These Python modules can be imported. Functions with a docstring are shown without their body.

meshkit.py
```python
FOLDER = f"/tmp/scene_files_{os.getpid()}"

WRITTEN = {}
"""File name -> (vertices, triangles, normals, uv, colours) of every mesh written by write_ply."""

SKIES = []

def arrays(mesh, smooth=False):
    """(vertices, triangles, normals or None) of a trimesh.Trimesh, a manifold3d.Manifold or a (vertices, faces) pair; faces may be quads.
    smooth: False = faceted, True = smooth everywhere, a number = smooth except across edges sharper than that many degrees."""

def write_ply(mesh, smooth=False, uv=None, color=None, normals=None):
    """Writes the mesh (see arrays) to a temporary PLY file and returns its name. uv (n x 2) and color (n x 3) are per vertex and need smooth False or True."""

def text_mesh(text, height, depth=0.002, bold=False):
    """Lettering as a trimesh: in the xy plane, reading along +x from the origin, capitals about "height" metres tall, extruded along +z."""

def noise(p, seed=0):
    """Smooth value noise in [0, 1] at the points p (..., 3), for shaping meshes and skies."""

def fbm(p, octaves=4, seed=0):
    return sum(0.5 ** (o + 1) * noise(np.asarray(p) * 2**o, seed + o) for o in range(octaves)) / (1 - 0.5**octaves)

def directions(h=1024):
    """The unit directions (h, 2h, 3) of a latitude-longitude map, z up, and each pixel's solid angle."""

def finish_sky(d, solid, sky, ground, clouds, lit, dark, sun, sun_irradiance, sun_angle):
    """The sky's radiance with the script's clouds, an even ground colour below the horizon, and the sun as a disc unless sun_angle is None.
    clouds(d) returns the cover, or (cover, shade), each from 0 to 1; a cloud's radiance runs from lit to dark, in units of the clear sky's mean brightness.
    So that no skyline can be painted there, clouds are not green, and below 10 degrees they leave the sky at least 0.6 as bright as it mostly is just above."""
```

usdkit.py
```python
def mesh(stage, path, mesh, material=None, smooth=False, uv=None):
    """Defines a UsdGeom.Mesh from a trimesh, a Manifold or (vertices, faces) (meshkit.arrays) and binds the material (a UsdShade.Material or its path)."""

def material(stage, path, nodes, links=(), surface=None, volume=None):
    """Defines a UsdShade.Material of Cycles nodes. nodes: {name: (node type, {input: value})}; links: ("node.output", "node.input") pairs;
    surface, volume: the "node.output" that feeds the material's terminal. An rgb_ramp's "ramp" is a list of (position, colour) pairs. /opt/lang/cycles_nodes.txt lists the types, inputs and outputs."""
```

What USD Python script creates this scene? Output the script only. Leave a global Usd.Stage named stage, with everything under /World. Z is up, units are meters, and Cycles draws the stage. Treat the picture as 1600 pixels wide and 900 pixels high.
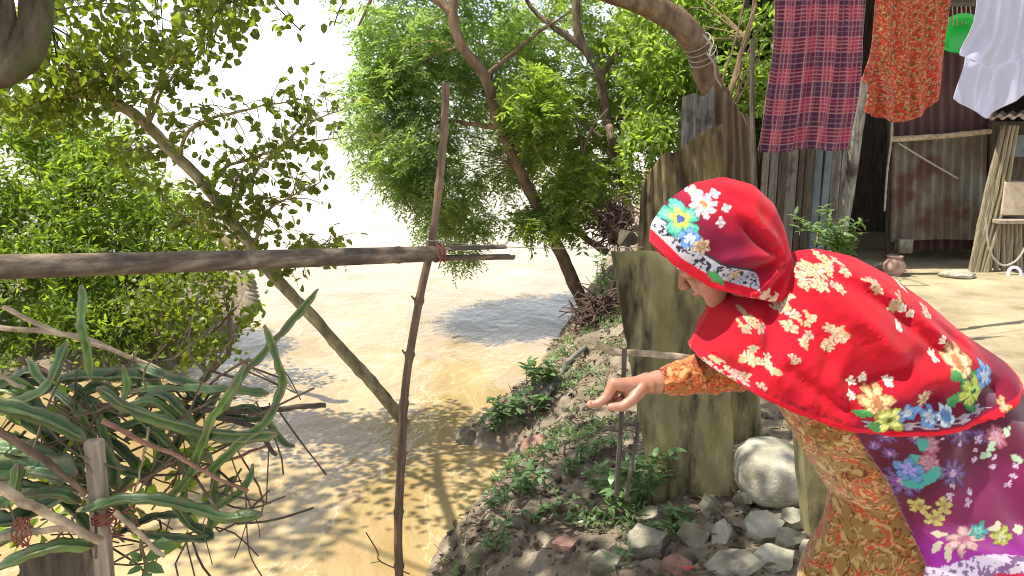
import math
import numpy as np, trimesh, shapely
import manifold3d
from shapely import geometry as sg
from scipy import ndimage
from scipy.spatial import cKDTree
from pxr import Usd, UsdGeom, UsdLux, UsdShade, Gf, Sdf, Vt
import usdkit, meshkit

stage = Usd.Stage.CreateInMemory()
UsdGeom.SetStageUpAxis(stage, UsdGeom.Tokens.z)
UsdGeom.SetStageMetersPerUnit(stage, 1.0)
UsdGeom.Xform.Define(stage, '/World')
UsdGeom.Scope.Define(stage, '/World/Looks')

# ---------------------------------------------------------------- camera, sky, sun, exposure
PITCH = math.radians(11.44)
EYE = np.array([0.0, 0.0, 1.5])
FPX = 1186.0
EXPOSURE = 1.42
SUN_DIR = np.array([-0.46, -0.06, 0.88]); SUN_DIR /= np.linalg.norm(SUN_DIR)
SKY_STRENGTH = 0.13
SUN_INTENSITY = 1.1

cam = UsdGeom.Camera.Define(stage, '/World/Camera')
cam.AddTranslateOp().Set(Gf.Vec3d(*EYE))
cam.AddRotateXOp().Set(90.0 - math.degrees(PITCH))
cam.CreateHorizontalApertureAttr(36.0)
cam.CreateVerticalApertureAttr(20.25)
cam.CreateFocalLengthAttr(36.0 * FPX / 1600.0)
cam.CreateClippingRangeAttr(Gf.Vec2f(0.05, 6000.0))
cam.CreateExposureAttr(EXPOSURE)

sun_el = math.asin(SUN_DIR[2]); sun_rot = math.atan2(SUN_DIR[0], SUN_DIR[1])
sky_mat = usdkit.material(stage, '/World/Looks/sky_look', {
    'sky': ('sky_texture', {'sky_type': 'single_scattering', 'sun_disc': False, 'sun_elevation': sun_el, 'sun_rotation': sun_rot,
                            'air_density': 1.0, 'aerosol_density': 1.0, 'ozone_density': 1.0}),
    'hz': ('hsv', {'saturation': 0.45, 'value': 1.0}),
    'bg': ('background_shader', {'strength': SKY_STRENGTH})}, [('sky.color', 'hz.color'), ('hz.color', 'bg.color')], surface='bg.background')
dome = UsdLux.DomeLight.Define(stage, '/World/sky')
UsdShade.MaterialBindingAPI.Apply(dome.GetPrim()).Bind(sky_mat)
dome.GetPrim().SetCustomDataByKey('kind', 'structure')
sun = UsdLux.DistantLight.Define(stage, '/World/sun')
sun.CreateNormalizeAttr(True); sun.CreateIntensityAttr(SUN_INTENSITY); sun.CreateAngleAttr(0.5)
sun.CreateColorAttr(Gf.Vec3f(1.0, 0.95, 0.86))
sun.AddTransformOp().Set(Gf.Matrix4d().SetRotate(Gf.Rotation(Gf.Vec3d(0, 0, 1), Gf.Vec3d(*SUN_DIR.tolist()))))

# ---------------------------------------------------------------- helpers
RT = np.array([1.0, 0, 0]); FW = np.array([0, math.cos(PITCH), -math.sin(PITCH)]); UP = np.array([0, math.sin(PITCH), math.cos(PITCH)])
def ray(u, v):
    return FW + (u - 800) / FPX * RT + (450 - v) / FPX * UP
def P(u, v, y):
    """the point of the place that lies y metres ahead of the camera on the line of sight through (u, v) of the photograph"""
    d = ray(u, v); return EYE + d * (y / d[1])
def PZ(u, v, z):
    d = ray(u, v); return EYE + d * ((z - EYE[2]) / d[2])
def PX(n, y):
    """metres for n pixels at y metres"""
    return n * y / FPX
def unit(v):
    v = np.asarray(v, float); return v / np.maximum(np.linalg.norm(v, axis=-1, keepdims=True), 1e-12)
def spline(pts, n):
    """Catmull-Rom through pts (k x d), n samples evenly by chord"""
    p = np.asarray(pts, float)
    if len(p) == 2:
        t = np.linspace(0, 1, n)[:, None]; return p[0] * (1 - t) + p[1] * t
    q = np.vstack([2 * p[0] - p[1], p, 2 * p[-1] - p[-2]])
    out = []
    for i in range(len(p) - 1):
        t = np.linspace(0, 1, 24, endpoint=False)[:, None]
        a, b, c, d = q[i], q[i + 1], q[i + 2], q[i + 3]
        out.append(0.5 * (2 * b + (c - a) * t + (2 * a - 5 * b + 4 * c - d) * t**2 + (3 * b - a - 3 * c + d) * t**3))
    out = np.vstack(out + [p[-1:]])
    s = np.concatenate([[0], np.cumsum(np.linalg.norm(np.diff(out[:, :3], axis=0), axis=1))])
    x = np.linspace(0, s[-1], n)
    return np.stack([np.interp(x, s, out[:, k]) for k in range(out.shape[1])], 1)
def frames(p):
    t = unit(np.gradient(p, axis=0))
    ref = np.array([0, 0, 1.0]) if abs(t[0][2]) < 0.9 else np.array([1.0, 0, 0])
    a = unit(np.cross(t[0], ref)); A = [a]
    for i in range(1, len(p)):
        a = A[-1] - t[i] * np.dot(A[-1], t[i]); A.append(unit(a))
    A = np.array(A); return t, A, np.cross(t, A)
def sweep(p, rad, sides=8, section=None, twist=0.0, cap=True):
    """tube along p; rad (n,), section(angle, index) multiplies the radius"""
    p = np.asarray(p, float); n = len(p); rad = np.broadcast_to(np.asarray(rad, float), (n,))
    t, A, B = frames(p)
    ang = np.arange(sides) * 2 * np.pi / sides
    m = np.ones((n, sides)) if section is None else section(ang[None, :], np.arange(n)[:, None] / max(n - 1, 1))
    ph = ang[None, :] + twist * np.linspace(0, 1, n)[:, None]
    v = p[:, None] + (rad[:, None] * m)[..., None] * (np.cos(ph)[..., None] * A[:, None] + np.sin(ph)[..., None] * B[:, None])
    v = v.reshape(-1, 3)
    i, j = np.meshgrid(np.arange(n - 1), np.arange(sides), indexing='ij')
    q = np.stack([i * sides + j, i * sides + (j + 1) % sides, (i + 1) * sides + (j + 1) % sides, (i + 1) * sides + j], -1).reshape(-1, 4)
    f = np.vstack([q[:, [0, 1, 2]], q[:, [0, 2, 3]]])
    if cap:
        c0, c1 = len(v), len(v) + 1; v = np.vstack([v, p[0], p[-1]]); k = np.arange(sides)
        f = np.vstack([f, np.stack([np.full(sides, c0), (k + 1) % sides, k], 1), np.stack([np.full(sides, c1), (n - 1) * sides + k, (n - 1) * sides + (k + 1) % sides], 1)])
    return v, f
def join(parts):
    V, F, n = [], [], 0
    for v, f in parts:
        V.append(v); F.append(np.asarray(f) + n); n += len(v)
    return np.vstack(V), np.vstack(F)
def tm(x):
    return x.vertices.view(np.ndarray), x.faces.view(np.ndarray)
def branch(pts, r0, r1, n=None, sides=8, rough=0.0, seed=0, lump=0.0):
    """limb through world points with a taper and uneven bark"""
    pts = np.asarray(pts, float); L = np.linalg.norm(np.diff(pts, axis=0), axis=1).sum()
    n = n or max(4, int(L / max(0.05, min(r0, 0.12) * 1.2)))
    p = spline(pts, n); t = np.linspace(0, 1, n)
    if rough:
        p = p + (np.stack([meshkit.fbm(p * 2.5 / max(L, 0.3) * 3, 3, seed + k) for k in range(3)], 1) - 0.5) * rough * np.minimum(1, 4 * t * (1.05 - t))[:, None]
    r = r0 * (1 - t) + r1 * t
    v, f = sweep(p, r, sides)
    if lump:
        v = v + (meshkit.fbm(v / max(r0, 1e-3) * 0.9, 3, seed + 9) - 0.5)[:, None] * lump * 2 * r0 * unit(v - np.vstack([np.repeat(p, sides, 0), p[0], p[-1]]) + 1e-9)
    return v, f
def box(c, size, rot=None):
    m = trimesh.creation.box(size); v, f = tm(m)
    if rot is not None: v = v @ np.asarray(rot).T
    return v + np.asarray(c), f
def rbox(size, r=0.004, seg=1):
    """box with chamfered edges, centred"""
    s = np.asarray(size) / 2.0; pts = []
    for k in range(3):
        q = s - r; q[k] = s[k]
        for sx in (-1, 1):
            for sy in (-1, 1):
                for sz in (-1, 1): pts.append(q * [sx, sy, sz])
    m = trimesh.convex.convex_hull(np.array(pts)); return tm(m)
def rot_to(zdir, xhint=(1, 0, 0)):
    """columns: x, y, z with z along zdir"""
    z = unit(zdir); x = np.asarray(xhint, float); x = unit(x - z * np.dot(x, z)); return np.stack([x, np.cross(z, x), z], 1)
used = {}
def path_of(name, parent=None):
    base = (parent.GetPath().pathString if parent is not None else '/World') + '/' + name
    k = used.get(base, -1) + 1; used[base] = k
    return base if k == 0 else '%s_%03d' % (base, k)
def tag(o, label=None, category=None, group=None, kind=None):
    p = o.GetPrim() if hasattr(o, 'GetPrim') else o
    for k, x in (('label', label), ('category', category), ('group', group), ('kind', kind)):
        if x: p.SetCustomDataByKey(k, x)
    return p
def obj(name, mesh, material, parent=None, smooth=30, color=None, **tags):
    """ONE Mesh prim, under parent or /World"""
    m = usdkit.mesh(stage, path_of(name, parent), mesh, '/World/Looks/' + material, smooth=smooth)
    if color is not None:
        UsdGeom.PrimvarsAPI(m).CreatePrimvar('Cd', Sdf.ValueTypeNames.Color3fArray, 'vertex').Set(Vt.Vec3fArray.FromNumpy(np.asarray(color, np.float32)))
    return tag(m.GetPrim(), **tags)
def thing(name, label, category, group=None):
    x = UsdGeom.Xform.Define(stage, path_of(name)); return tag(x.GetPrim(), label, category, group)

# ---------------------------------------------------------------- materials
def lk(name): return '/World/Looks/' + name
def rampmat(name, stops, scale=6, rough=0.75, bump=0.4, bscale=None, bdist=0.01, stretch=(1, 1, 1), detail=6, spec=0.3, rough_noise=0.6, distortion=0.0, second=None, island=0.0, sheen=0, second_stretch=None):
    """noise through a colour ramp, with fine relief. second=(colour, scale, low, high): patches of another colour"""
    nodes = {'g': ('geometry', {}), 'm': ('mapping', {'scale': stretch}),
             'n': ('noise_texture', {'scale': scale, 'detail': detail, 'roughness': rough_noise, 'distortion': distortion}),
             'r': ('rgb_ramp', {'ramp': stops}),
             'b': ('noise_texture', {'scale': bscale or scale * 4, 'detail': 5, 'roughness': 0.65}),
             'bp': ('bump', {'strength': bump, 'distance': bdist}),
             'p': ('principled_bsdf', {'roughness': rough, 'specular_ior_level': spec, 'sheen_weight': sheen})}
    links = [('g.position', 'm.vector'), ('m.vector', 'n.vector'), ('m.vector', 'b.vector'), ('n.fac', 'r.fac'), ('b.fac', 'bp.height'), ('bp.normal', 'p.normal')]
    col = 'r.color'
    if second:
        c, sc, lo, hi = second
        nodes |= {'n2': ('noise_texture', {'scale': sc, 'detail': 5, 'roughness': 0.6}), 'mr': ('map_range', {'from_min': lo, 'from_max': hi, 'clamp': True}),
                  'mx': ('mix', {'color2': c})}
        if second_stretch: nodes['m2'] = ('mapping', {'scale': second_stretch}); links += [('g.position', 'm2.vector')]
        links += [('m2.vector' if second_stretch else 'g.position', 'n2.vector'), ('n2.fac', 'mr.value'), ('mr.result', 'mx.fac'), (col, 'mx.color1')]
        col = 'mx.color'
    if island:
        nodes |= {'hs': ('hsv', {'saturation': 1.0}), 'im': ('map_range', {'from_min': 0, 'from_max': 1, 'to_min': 1 - island, 'to_max': 1 + island})}
        links += [('g.random_per_island', 'im.value'), ('im.result', 'hs.value'), (col, 'hs.color')]
        col = 'hs.color'
    links.append((col, 'p.base_color'))
    return usdkit.material(stage, lk(name), nodes, links, surface='p.BSDF')
def leafmat(name, stops, trans=0.4, rough=0.45, warm=(1.25, 1.15, 0.5)):
    """each leaf its own tone, letting light through"""
    tint = [(a, tuple(np.clip(np.array(c) * np.array(warm) * 1.5, 0, 1))) for a, c in stops]
    nodes = {'g': ('geometry', {}), 'r': ('rgb_ramp', {'ramp': stops}), 'r2': ('rgb_ramp', {'ramp': tint}),
             'p': ('principled_bsdf', {'roughness': rough, 'specular_ior_level': 0.45}), 't': ('translucent_bsdf', {}), 'x': ('mix_closure', {'fac': trans})}
    links = [('g.random_per_island', 'r.fac'), ('g.random_per_island', 'r2.fac'), ('r.color', 'p.base_color'), ('r2.color', 't.color'), ('p.BSDF', 'x.closure1'), ('t.BSDF', 'x.closure2')]
    return usdkit.material(stage, lk(name), nodes, links, surface='x.closure')
def printmat(name, rough=0.8, trans=0.0, weave=900, bump=0.25, sheen=0.15):
    """printed cloth: the print is the mesh's own colour, with a fine weave"""
    nodes = {'a': ('attribute', {'attribute': 'Cd'}), 'g': ('geometry', {}), 'n': ('noise_texture', {'scale': weave, 'detail': 2}),
             'n2': ('noise_texture', {'scale': 45, 'detail': 4}), 'ad': ('math', {'math_type': 'add'}),
             'bp': ('bump', {'strength': bump, 'distance': 0.003}),
             'p': ('principled_bsdf', {'roughness': rough, 'specular_ior_level': 0.2, 'sheen_weight': sheen, 'sheen_roughness': 0.4}),
             't': ('translucent_bsdf', {}), 'x': ('mix_closure', {'fac': trans})}
    links = [('a.color', 'p.base_color'), ('a.color', 't.color'), ('g.position', 'n.vector'), ('g.position', 'n2.vector'), ('n.fac', 'ad.value1'), ('n2.fac', 'ad.value2'), ('ad.value', 'bp.height'),
             ('bp.normal', 'p.normal'), ('p.BSDF', 'x.closure1'), ('t.BSDF', 'x.closure2')]
    return usdkit.material(stage, lk(name), nodes, links, surface='x.closure')

rampmat('soil', [(0.25, (0.045, 0.033, 0.02)), (0.5, (0.12, 0.09, 0.058)), (0.75, (0.21, 0.165, 0.11))], scale=5, bump=0.9, bscale=30, bdist=0.03, rough=0.95, spec=0.1)
# the ground: damp brown mud down the bank, pale trodden sand on the level of the yard
usdkit.material(stage, lk('ground_earth'), {'g': ('geometry', {}), 'x': ('separate_xyz', {}),
    'n': ('noise_texture', {'scale': 5, 'detail': 7, 'roughness': 0.65}), 'r': ('rgb_ramp', {'ramp': [(0.25, (0.06, 0.046, 0.03)), (0.5, (0.175, 0.138, 0.094)), (0.75, (0.32, 0.265, 0.19))]}),
    'ns': ('noise_texture', {'scale': 2.2, 'detail': 6, 'roughness': 0.6}), 'rs': ('rgb_ramp', {'ramp': [(0.3, (0.19, 0.15, 0.085)), (0.5, (0.33, 0.27, 0.16)), (0.7, (0.4, 0.335, 0.21))]}),
    'nm': ('noise_texture', {'scale': 1.6, 'detail': 4}), 'ma': ('math', {'math_type': 'multiply_add', 'value2': 0.16}), 'mr': ('map_range', {'from_min': -0.06, 'from_max': 0.06, 'clamp': True}), 'mx': ('mix', {}),
    'b': ('noise_texture', {'scale': 30, 'detail': 6, 'roughness': 0.7}), 'bp': ('bump', {'strength': 0.9, 'distance': 0.03}), 'p': ('principled_bsdf', {'roughness': 0.93, 'specular_ior_level': 0.12})},
    [('g.position', 'x.vector'), ('g.position', 'n.vector'), ('g.position', 'ns.vector'), ('g.position', 'nm.vector'), ('g.position', 'b.vector'), ('n.fac', 'r.fac'), ('ns.fac', 'rs.fac'), ('nm.fac', 'ma.value1'), ('x.z', 'ma.value3'),
     ('ma.value', 'mr.value'), ('mr.result', 'mx.fac'), ('r.color', 'mx.color1'), ('rs.color', 'mx.color2'), ('mx.color', 'p.base_color'), ('b.fac', 'bp.height'), ('bp.normal', 'p.normal')], surface='p.BSDF')
rampmat('bark_brown', [(0.3, (0.045, 0.032, 0.02)), (0.55, (0.14, 0.10, 0.065)), (0.8, (0.26, 0.2, 0.13))], scale=14, stretch=(1, 1, 0.35), bump=0.8, bscale=45, bdist=0.015, rough=0.9, spec=0.15)
rampmat('bark_warm', [(0.3, (0.06, 0.036, 0.02)), (0.55, (0.15, 0.095, 0.055)), (0.8, (0.25, 0.175, 0.11))], scale=10, stretch=(1, 1, 0.35), bump=0.8, bscale=40, bdist=0.015, rough=0.9, spec=0.15)
rampmat('bark_olive', [(0.3, (0.07, 0.055, 0.025)), (0.55, (0.19, 0.155, 0.075)), (0.8, (0.3, 0.25, 0.14))], scale=12, stretch=(1, 1, 0.5), bump=0.7, bscale=50, bdist=0.012, rough=0.85, spec=0.2)
rampmat('bark_dark', [(0.3, (0.025, 0.019, 0.012)), (0.55, (0.075, 0.057, 0.036)), (0.8, (0.15, 0.12, 0.08))], scale=16, stretch=(1, 1, 0.3), bump=0.9, bscale=45, bdist=0.012, rough=0.9, spec=0.15, second=((0.06, 0.07, 0.02), 5, 0.5, 0.65))
rampmat('twig_dark', [(0.3, (0.03, 0.02, 0.015)), (0.7, (0.1, 0.07, 0.05))], scale=20, bump=0.4, rough=0.85)
rampmat('bamboo_grey', [(0.28, (0.03, 0.02, 0.013)), (0.5, (0.10, 0.07, 0.045)), (0.72, (0.24, 0.185, 0.125))], scale=22, stretch=(0.12, 0.5, 1.6), bump=0.5, bscale=60, bdist=0.006, rough=0.7, spec=0.3, second=((0.05, 0.035, 0.025), 7, 0.52, 0.66))
rampmat('stick_brown', [(0.3, (0.05, 0.028, 0.018)), (0.55, (0.13, 0.08, 0.045)), (0.8, (0.22, 0.145, 0.085))], scale=20, stretch=(1, 1, 0.25), bump=0.4, rough=0.7, spec=0.3)
rampmat('stick_tan', [(0.3, (0.16, 0.11, 0.065)), (0.55, (0.36, 0.27, 0.17)), (0.8, (0.5, 0.41, 0.28))], scale=25, bump=0.5, rough=0.8, spec=0.25)
rampmat('stick_red', [(0.3, (0.12, 0.055, 0.035)), (0.6, (0.26, 0.13, 0.085)), (0.8, (0.36, 0.22, 0.15))], scale=30, bump=0.4, rough=0.75)
rampmat('wood_post', [(0.3, (0.13, 0.1, 0.07)), (0.55, (0.25, 0.2, 0.145)), (0.8, (0.35, 0.29, 0.22))], scale=30, stretch=(3, 3, 0.2), bump=0.6, bscale=60, bdist=0.004, rough=0.85)
rampmat('wood_dark', [(0.3, (0.03, 0.022, 0.017)), (0.6, (0.09, 0.07, 0.05)), (0.85, (0.17, 0.135, 0.1))], scale=18, stretch=(2, 2, 0.2), bump=0.6, rough=0.9)
rampmat('wood_grey', [(0.28, (0.07, 0.06, 0.05)), (0.52, (0.2, 0.18, 0.15)), (0.78, (0.34, 0.32, 0.28))], scale=16, stretch=(3, 3, 0.18), bump=0.7, rough=0.9, island=0.2, second=((0.06, 0.045, 0.035), 4, 0.52, 0.66))
rampmat('slab_olive', [(0.25, (0.085, 0.07, 0.03)), (0.5, (0.175, 0.15, 0.07)), (0.75, (0.25, 0.22, 0.115))], scale=4.5, stretch=(1.6, 1.6, 0.5), bump=0.6, bscale=40, bdist=0.006, rough=0.9, spec=0.15, second=((0.035, 0.03, 0.016), 6, 0.50, 0.64), second_stretch=(1.3, 1.3, 0.3))
rampmat('stone_pale', [(0.28, (0.13, 0.12, 0.08)), (0.5, (0.27, 0.25, 0.185)), (0.78, (0.4, 0.38, 0.3))], scale=9, bump=0.7, bscale=45, bdist=0.012, rough=0.92, spec=0.15, second=((0.15, 0.13, 0.07), 3.0, 0.5, 0.66))
rampmat('stone_grey', [(0.28, (0.085, 0.075, 0.05)), (0.5, (0.2, 0.18, 0.13)), (0.78, (0.33, 0.305, 0.235))], scale=11, bump=0.8, bscale=50, bdist=0.012, rough=0.92, spec=0.15, second=((0.09, 0.08, 0.045), 4.0, 0.5, 0.66))
rampmat('stone_mud', [(0.28, (0.05, 0.04, 0.026)), (0.5, (0.14, 0.115, 0.08)), (0.78, (0.26, 0.235, 0.18))], scale=6, bump=0.8, bscale=50, bdist=0.012, rough=0.95, spec=0.1, island=0.35)
rampmat('stone_brick', [(0.3, (0.16, 0.08, 0.055)), (0.6, (0.3, 0.17, 0.125)), (0.85, (0.4, 0.27, 0.2))], scale=14, bump=0.8, bscale=60, rough=0.92, spec=0.12)
rampmat('tin_olive', [(0.25, (0.06, 0.042, 0.018)), (0.5, (0.13, 0.098, 0.043)), (0.75, (0.22, 0.175, 0.085))], scale=6, stretch=(2.5, 2.5, 0.3), bump=0.4, rough=0.85, spec=0.2, second=((0.04, 0.026, 0.012), 3.5, 0.46, 0.62), second_stretch=(2, 2, 0.4))
rampmat('tin_brown', [(0.25, (0.045, 0.028, 0.016)), (0.5, (0.12, 0.08, 0.045)), (0.75, (0.22, 0.165, 0.1))], scale=3.5, stretch=(2, 2, 0.4), bump=0.3, rough=0.8, spec=0.25)
rampmat('tin_rust', [(0.25, (0.05, 0.027, 0.016)), (0.42, (0.085, 0.062, 0.04)), (0.6, (0.12, 0.11, 0.08)), (0.8, (0.17, 0.165, 0.13))], scale=3.0, stretch=(2.2, 2.2, 0.6), bump=0.4, rough=0.72, spec=0.35, second=((0.07, 0.027, 0.016), 2.2, 0.46, 0.6))
rampmat('tin_maroon', [(0.25, (0.03, 0.012, 0.011)), (0.55, (0.065, 0.026, 0.023)), (0.8, (0.1, 0.05, 0.04))], scale=3.5, stretch=(2, 2, 0.5), bump=0.3, rough=0.75)
rampmat('rope', [(0.3, (0.2, 0.17, 0.125)), (0.7, (0.38, 0.34, 0.27))], scale=90, bump=0.5, rough=0.95)
rampmat('rope_red', [(0.3, (0.13, 0.03, 0.022)), (0.7, (0.26, 0.08, 0.055))], scale=90, bump=0.5, rough=0.95)
rampmat('debris', [(0.25, (0.05, 0.033, 0.022)), (0.5, (0.18, 0.125, 0.075)), (0.8, (0.36, 0.28, 0.18))], scale=9, bump=0.4, rough=0.95, island=0.5)
rampmat('roots', [(0.3, (0.055, 0.032, 0.025)), (0.6, (0.15, 0.09, 0.065)), (0.85, (0.27, 0.18, 0.12))], scale=16, bump=0.4, rough=0.95, island=0.4)
rampmat('thatch', [(0.3, (0.16, 0.12, 0.07)), (0.55, (0.33, 0.27, 0.17)), (0.8, (0.47, 0.41, 0.28))], scale=20, stretch=(3, 3, 0.2), bump=0.5, rough=0.9, island=0.3)
rampmat('clay', [(0.3, (0.16, 0.09, 0.07)), (0.7, (0.3, 0.19, 0.15))], scale=12, bump=0.2, rough=0.8)
rampmat('green_plastic', [(0.2, (0.03, 0.42, 0.06)), (0.8, (0.045, 0.5, 0.08))], scale=4, bump=0.02, rough=0.35, spec=0.5)
rampmat('red_plastic', [(0.2, (0.62, 0.07, 0.05)), (0.8, (0.7, 0.12, 0.09))], scale=4, bump=0.05, rough=0.4, spec=0.5)
rampmat('cardboard', [(0.3, (0.32, 0.24, 0.17)), (0.7, (0.5, 0.41, 0.31))], scale=14, bump=0.2, rough=0.9)
rampmat('blue_sheet', [(0.3, (0.08, 0.1, 0.115)), (0.7, (0.16, 0.19, 0.2))], scale=5, bump=0.2, rough=0.6)
rampmat('white_cloth', [(0.3, (0.70, 0.68, 0.80)), (0.7, (0.80, 0.78, 0.88))], scale=7, bump=0.2, bscale=300, bdist=0.002, rough=0.85, spec=0.2)
rampmat('cactus_green', [(0.25, (0.012, 0.04, 0.009)), (0.48, (0.032, 0.085, 0.02)), (0.65, (0.075, 0.14, 0.035)), (0.85, (0.16, 0.2, 0.07))], scale=13, bump=0.4, bscale=70, bdist=0.005, rough=0.38, spec=0.45, second=((0.14, 0.17, 0.06), 7, 0.56, 0.7))
rampmat('cactus_pale', [(0.25, (0.025, 0.075, 0.018)), (0.5, (0.05, 0.13, 0.032)), (0.8, (0.12, 0.2, 0.065))], scale=12, bump=0.25, bscale=50, bdist=0.004, rough=0.4, spec=0.5)
leafmat('leaf_neem', [(0.0, (0.15, 0.23, 0.09)), (0.3, (0.23, 0.32, 0.09)), (0.7, (0.36, 0.43, 0.10)), (1.0, (0.5, 0.48, 0.13))], trans=0.7, warm=(1.3, 1.2, 0.5))
leafmat('leaf_fresh', [(0.0, (0.16, 0.24, 0.055)), (0.5, (0.28, 0.37, 0.07)), (1.0, (0.45, 0.49, 0.12))], trans=0.68)
leafmat('leaf_olive', [(0.0, (0.08, 0.115, 0.02)), (0.5, (0.19, 0.235, 0.035)), (0.85, (0.32, 0.36, 0.055)), (1.0, (0.44, 0.38, 0.07))], trans=0.68, warm=(1.5, 1.3, 0.5))
leafmat('leaf_scrub', [(0.0, (0.10, 0.14, 0.02)), (0.5, (0.2, 0.24, 0.035)), (0.85, (0.32, 0.34, 0.06)), (1.0, (0.42, 0.36, 0.07))], trans=0.6)
leafmat('leaf_bush', [(0.0, (0.13, 0.2, 0.03)), (0.5, (0.26, 0.35, 0.045)), (0.9, (0.38, 0.47, 0.07)), (1.0, (0.48, 0.47, 0.1))], trans=0.65)
leafmat('leaf_weed', [(0.0, (0.10, 0.17, 0.06)), (0.5, (0.19, 0.28, 0.10)), (1.0, (0.36, 0.42, 0.18))], trans=0.35)
printmat('print_shawl', rough=0.95, sheen=0.05); printmat('print_dress', rough=0.9); printmat('print_purple', rough=0.55, sheen=0.4)
printmat('print_cloth', trans=0.22, weave=400)
usdkit.material(stage, lk('skin'), {'g': ('geometry', {}), 'n': ('noise_texture', {'scale': 40, 'detail': 4}), 'r': ('rgb_ramp', {'ramp': [(0.3, (0.22, 0.095, 0.055)), (0.7, (0.29, 0.135, 0.082))]}),
    'n2': ('noise_texture', {'scale': 260, 'detail': 3}), 'bp': ('bump', {'strength': 0.25, 'distance': 0.002}),
    'p': ('principled_bsdf', {'roughness': 0.5, 'subsurface_weight': 0.12, 'subsurface_scale': 0.006})},
    [('g.position', 'n.vector'), ('g.position', 'n2.vector'), ('n.fac', 'r.fac'), ('r.color', 'p.base_color'), ('n2.fac', 'bp.height'), ('bp.normal', 'p.normal')], surface='p.BSDF')
usdkit.material(stage, lk('hair'), {'p': ('principled_bsdf', {'base_color': (0.012, 0.01, 0.009), 'roughness': 0.45})}, surface='p.BSDF')
usdkit.material(stage, lk('eye_white'), {'p': ('principled_bsdf', {'base_color': (0.6, 0.57, 0.53), 'roughness': 0.2})}, surface='p.BSDF')
usdkit.material(stage, lk('lips'), {'p': ('principled_bsdf', {'base_color': (0.33, 0.13, 0.11), 'roughness': 0.45})}, surface='p.BSDF')
usdkit.material(stage, lk('cactus_skin'), {'a': ('attribute', {'attribute': 'Cd'}), 'g': ('geometry', {}), 'n': ('noise_texture', {'scale': 120, 'detail': 4}), 'n2': ('noise_texture', {'scale': 16, 'detail': 5, 'roughness': 0.65}),
    'r': ('rgb_ramp', {'ramp': [(0.3, (0.55, 0.55, 0.55)), (0.6, (1, 1, 1))]}), 'mx': ('mix', {'mix_type': 'multiply', 'fac': 1.0}), 'bp': ('bump', {'strength': 0.4, 'distance': 0.003}), 'p': ('principled_bsdf', {'roughness': 0.42, 'specular_ior_level': 0.4})},
    [('a.color', 'mx.color1'), ('n2.fac', 'r.fac'), ('r.color', 'mx.color2'), ('mx.color', 'p.base_color'), ('g.position', 'n.vector'), ('g.position', 'n2.vector'), ('n.fac', 'bp.height'), ('bp.normal', 'p.normal')], surface='p.BSDF')
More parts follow.
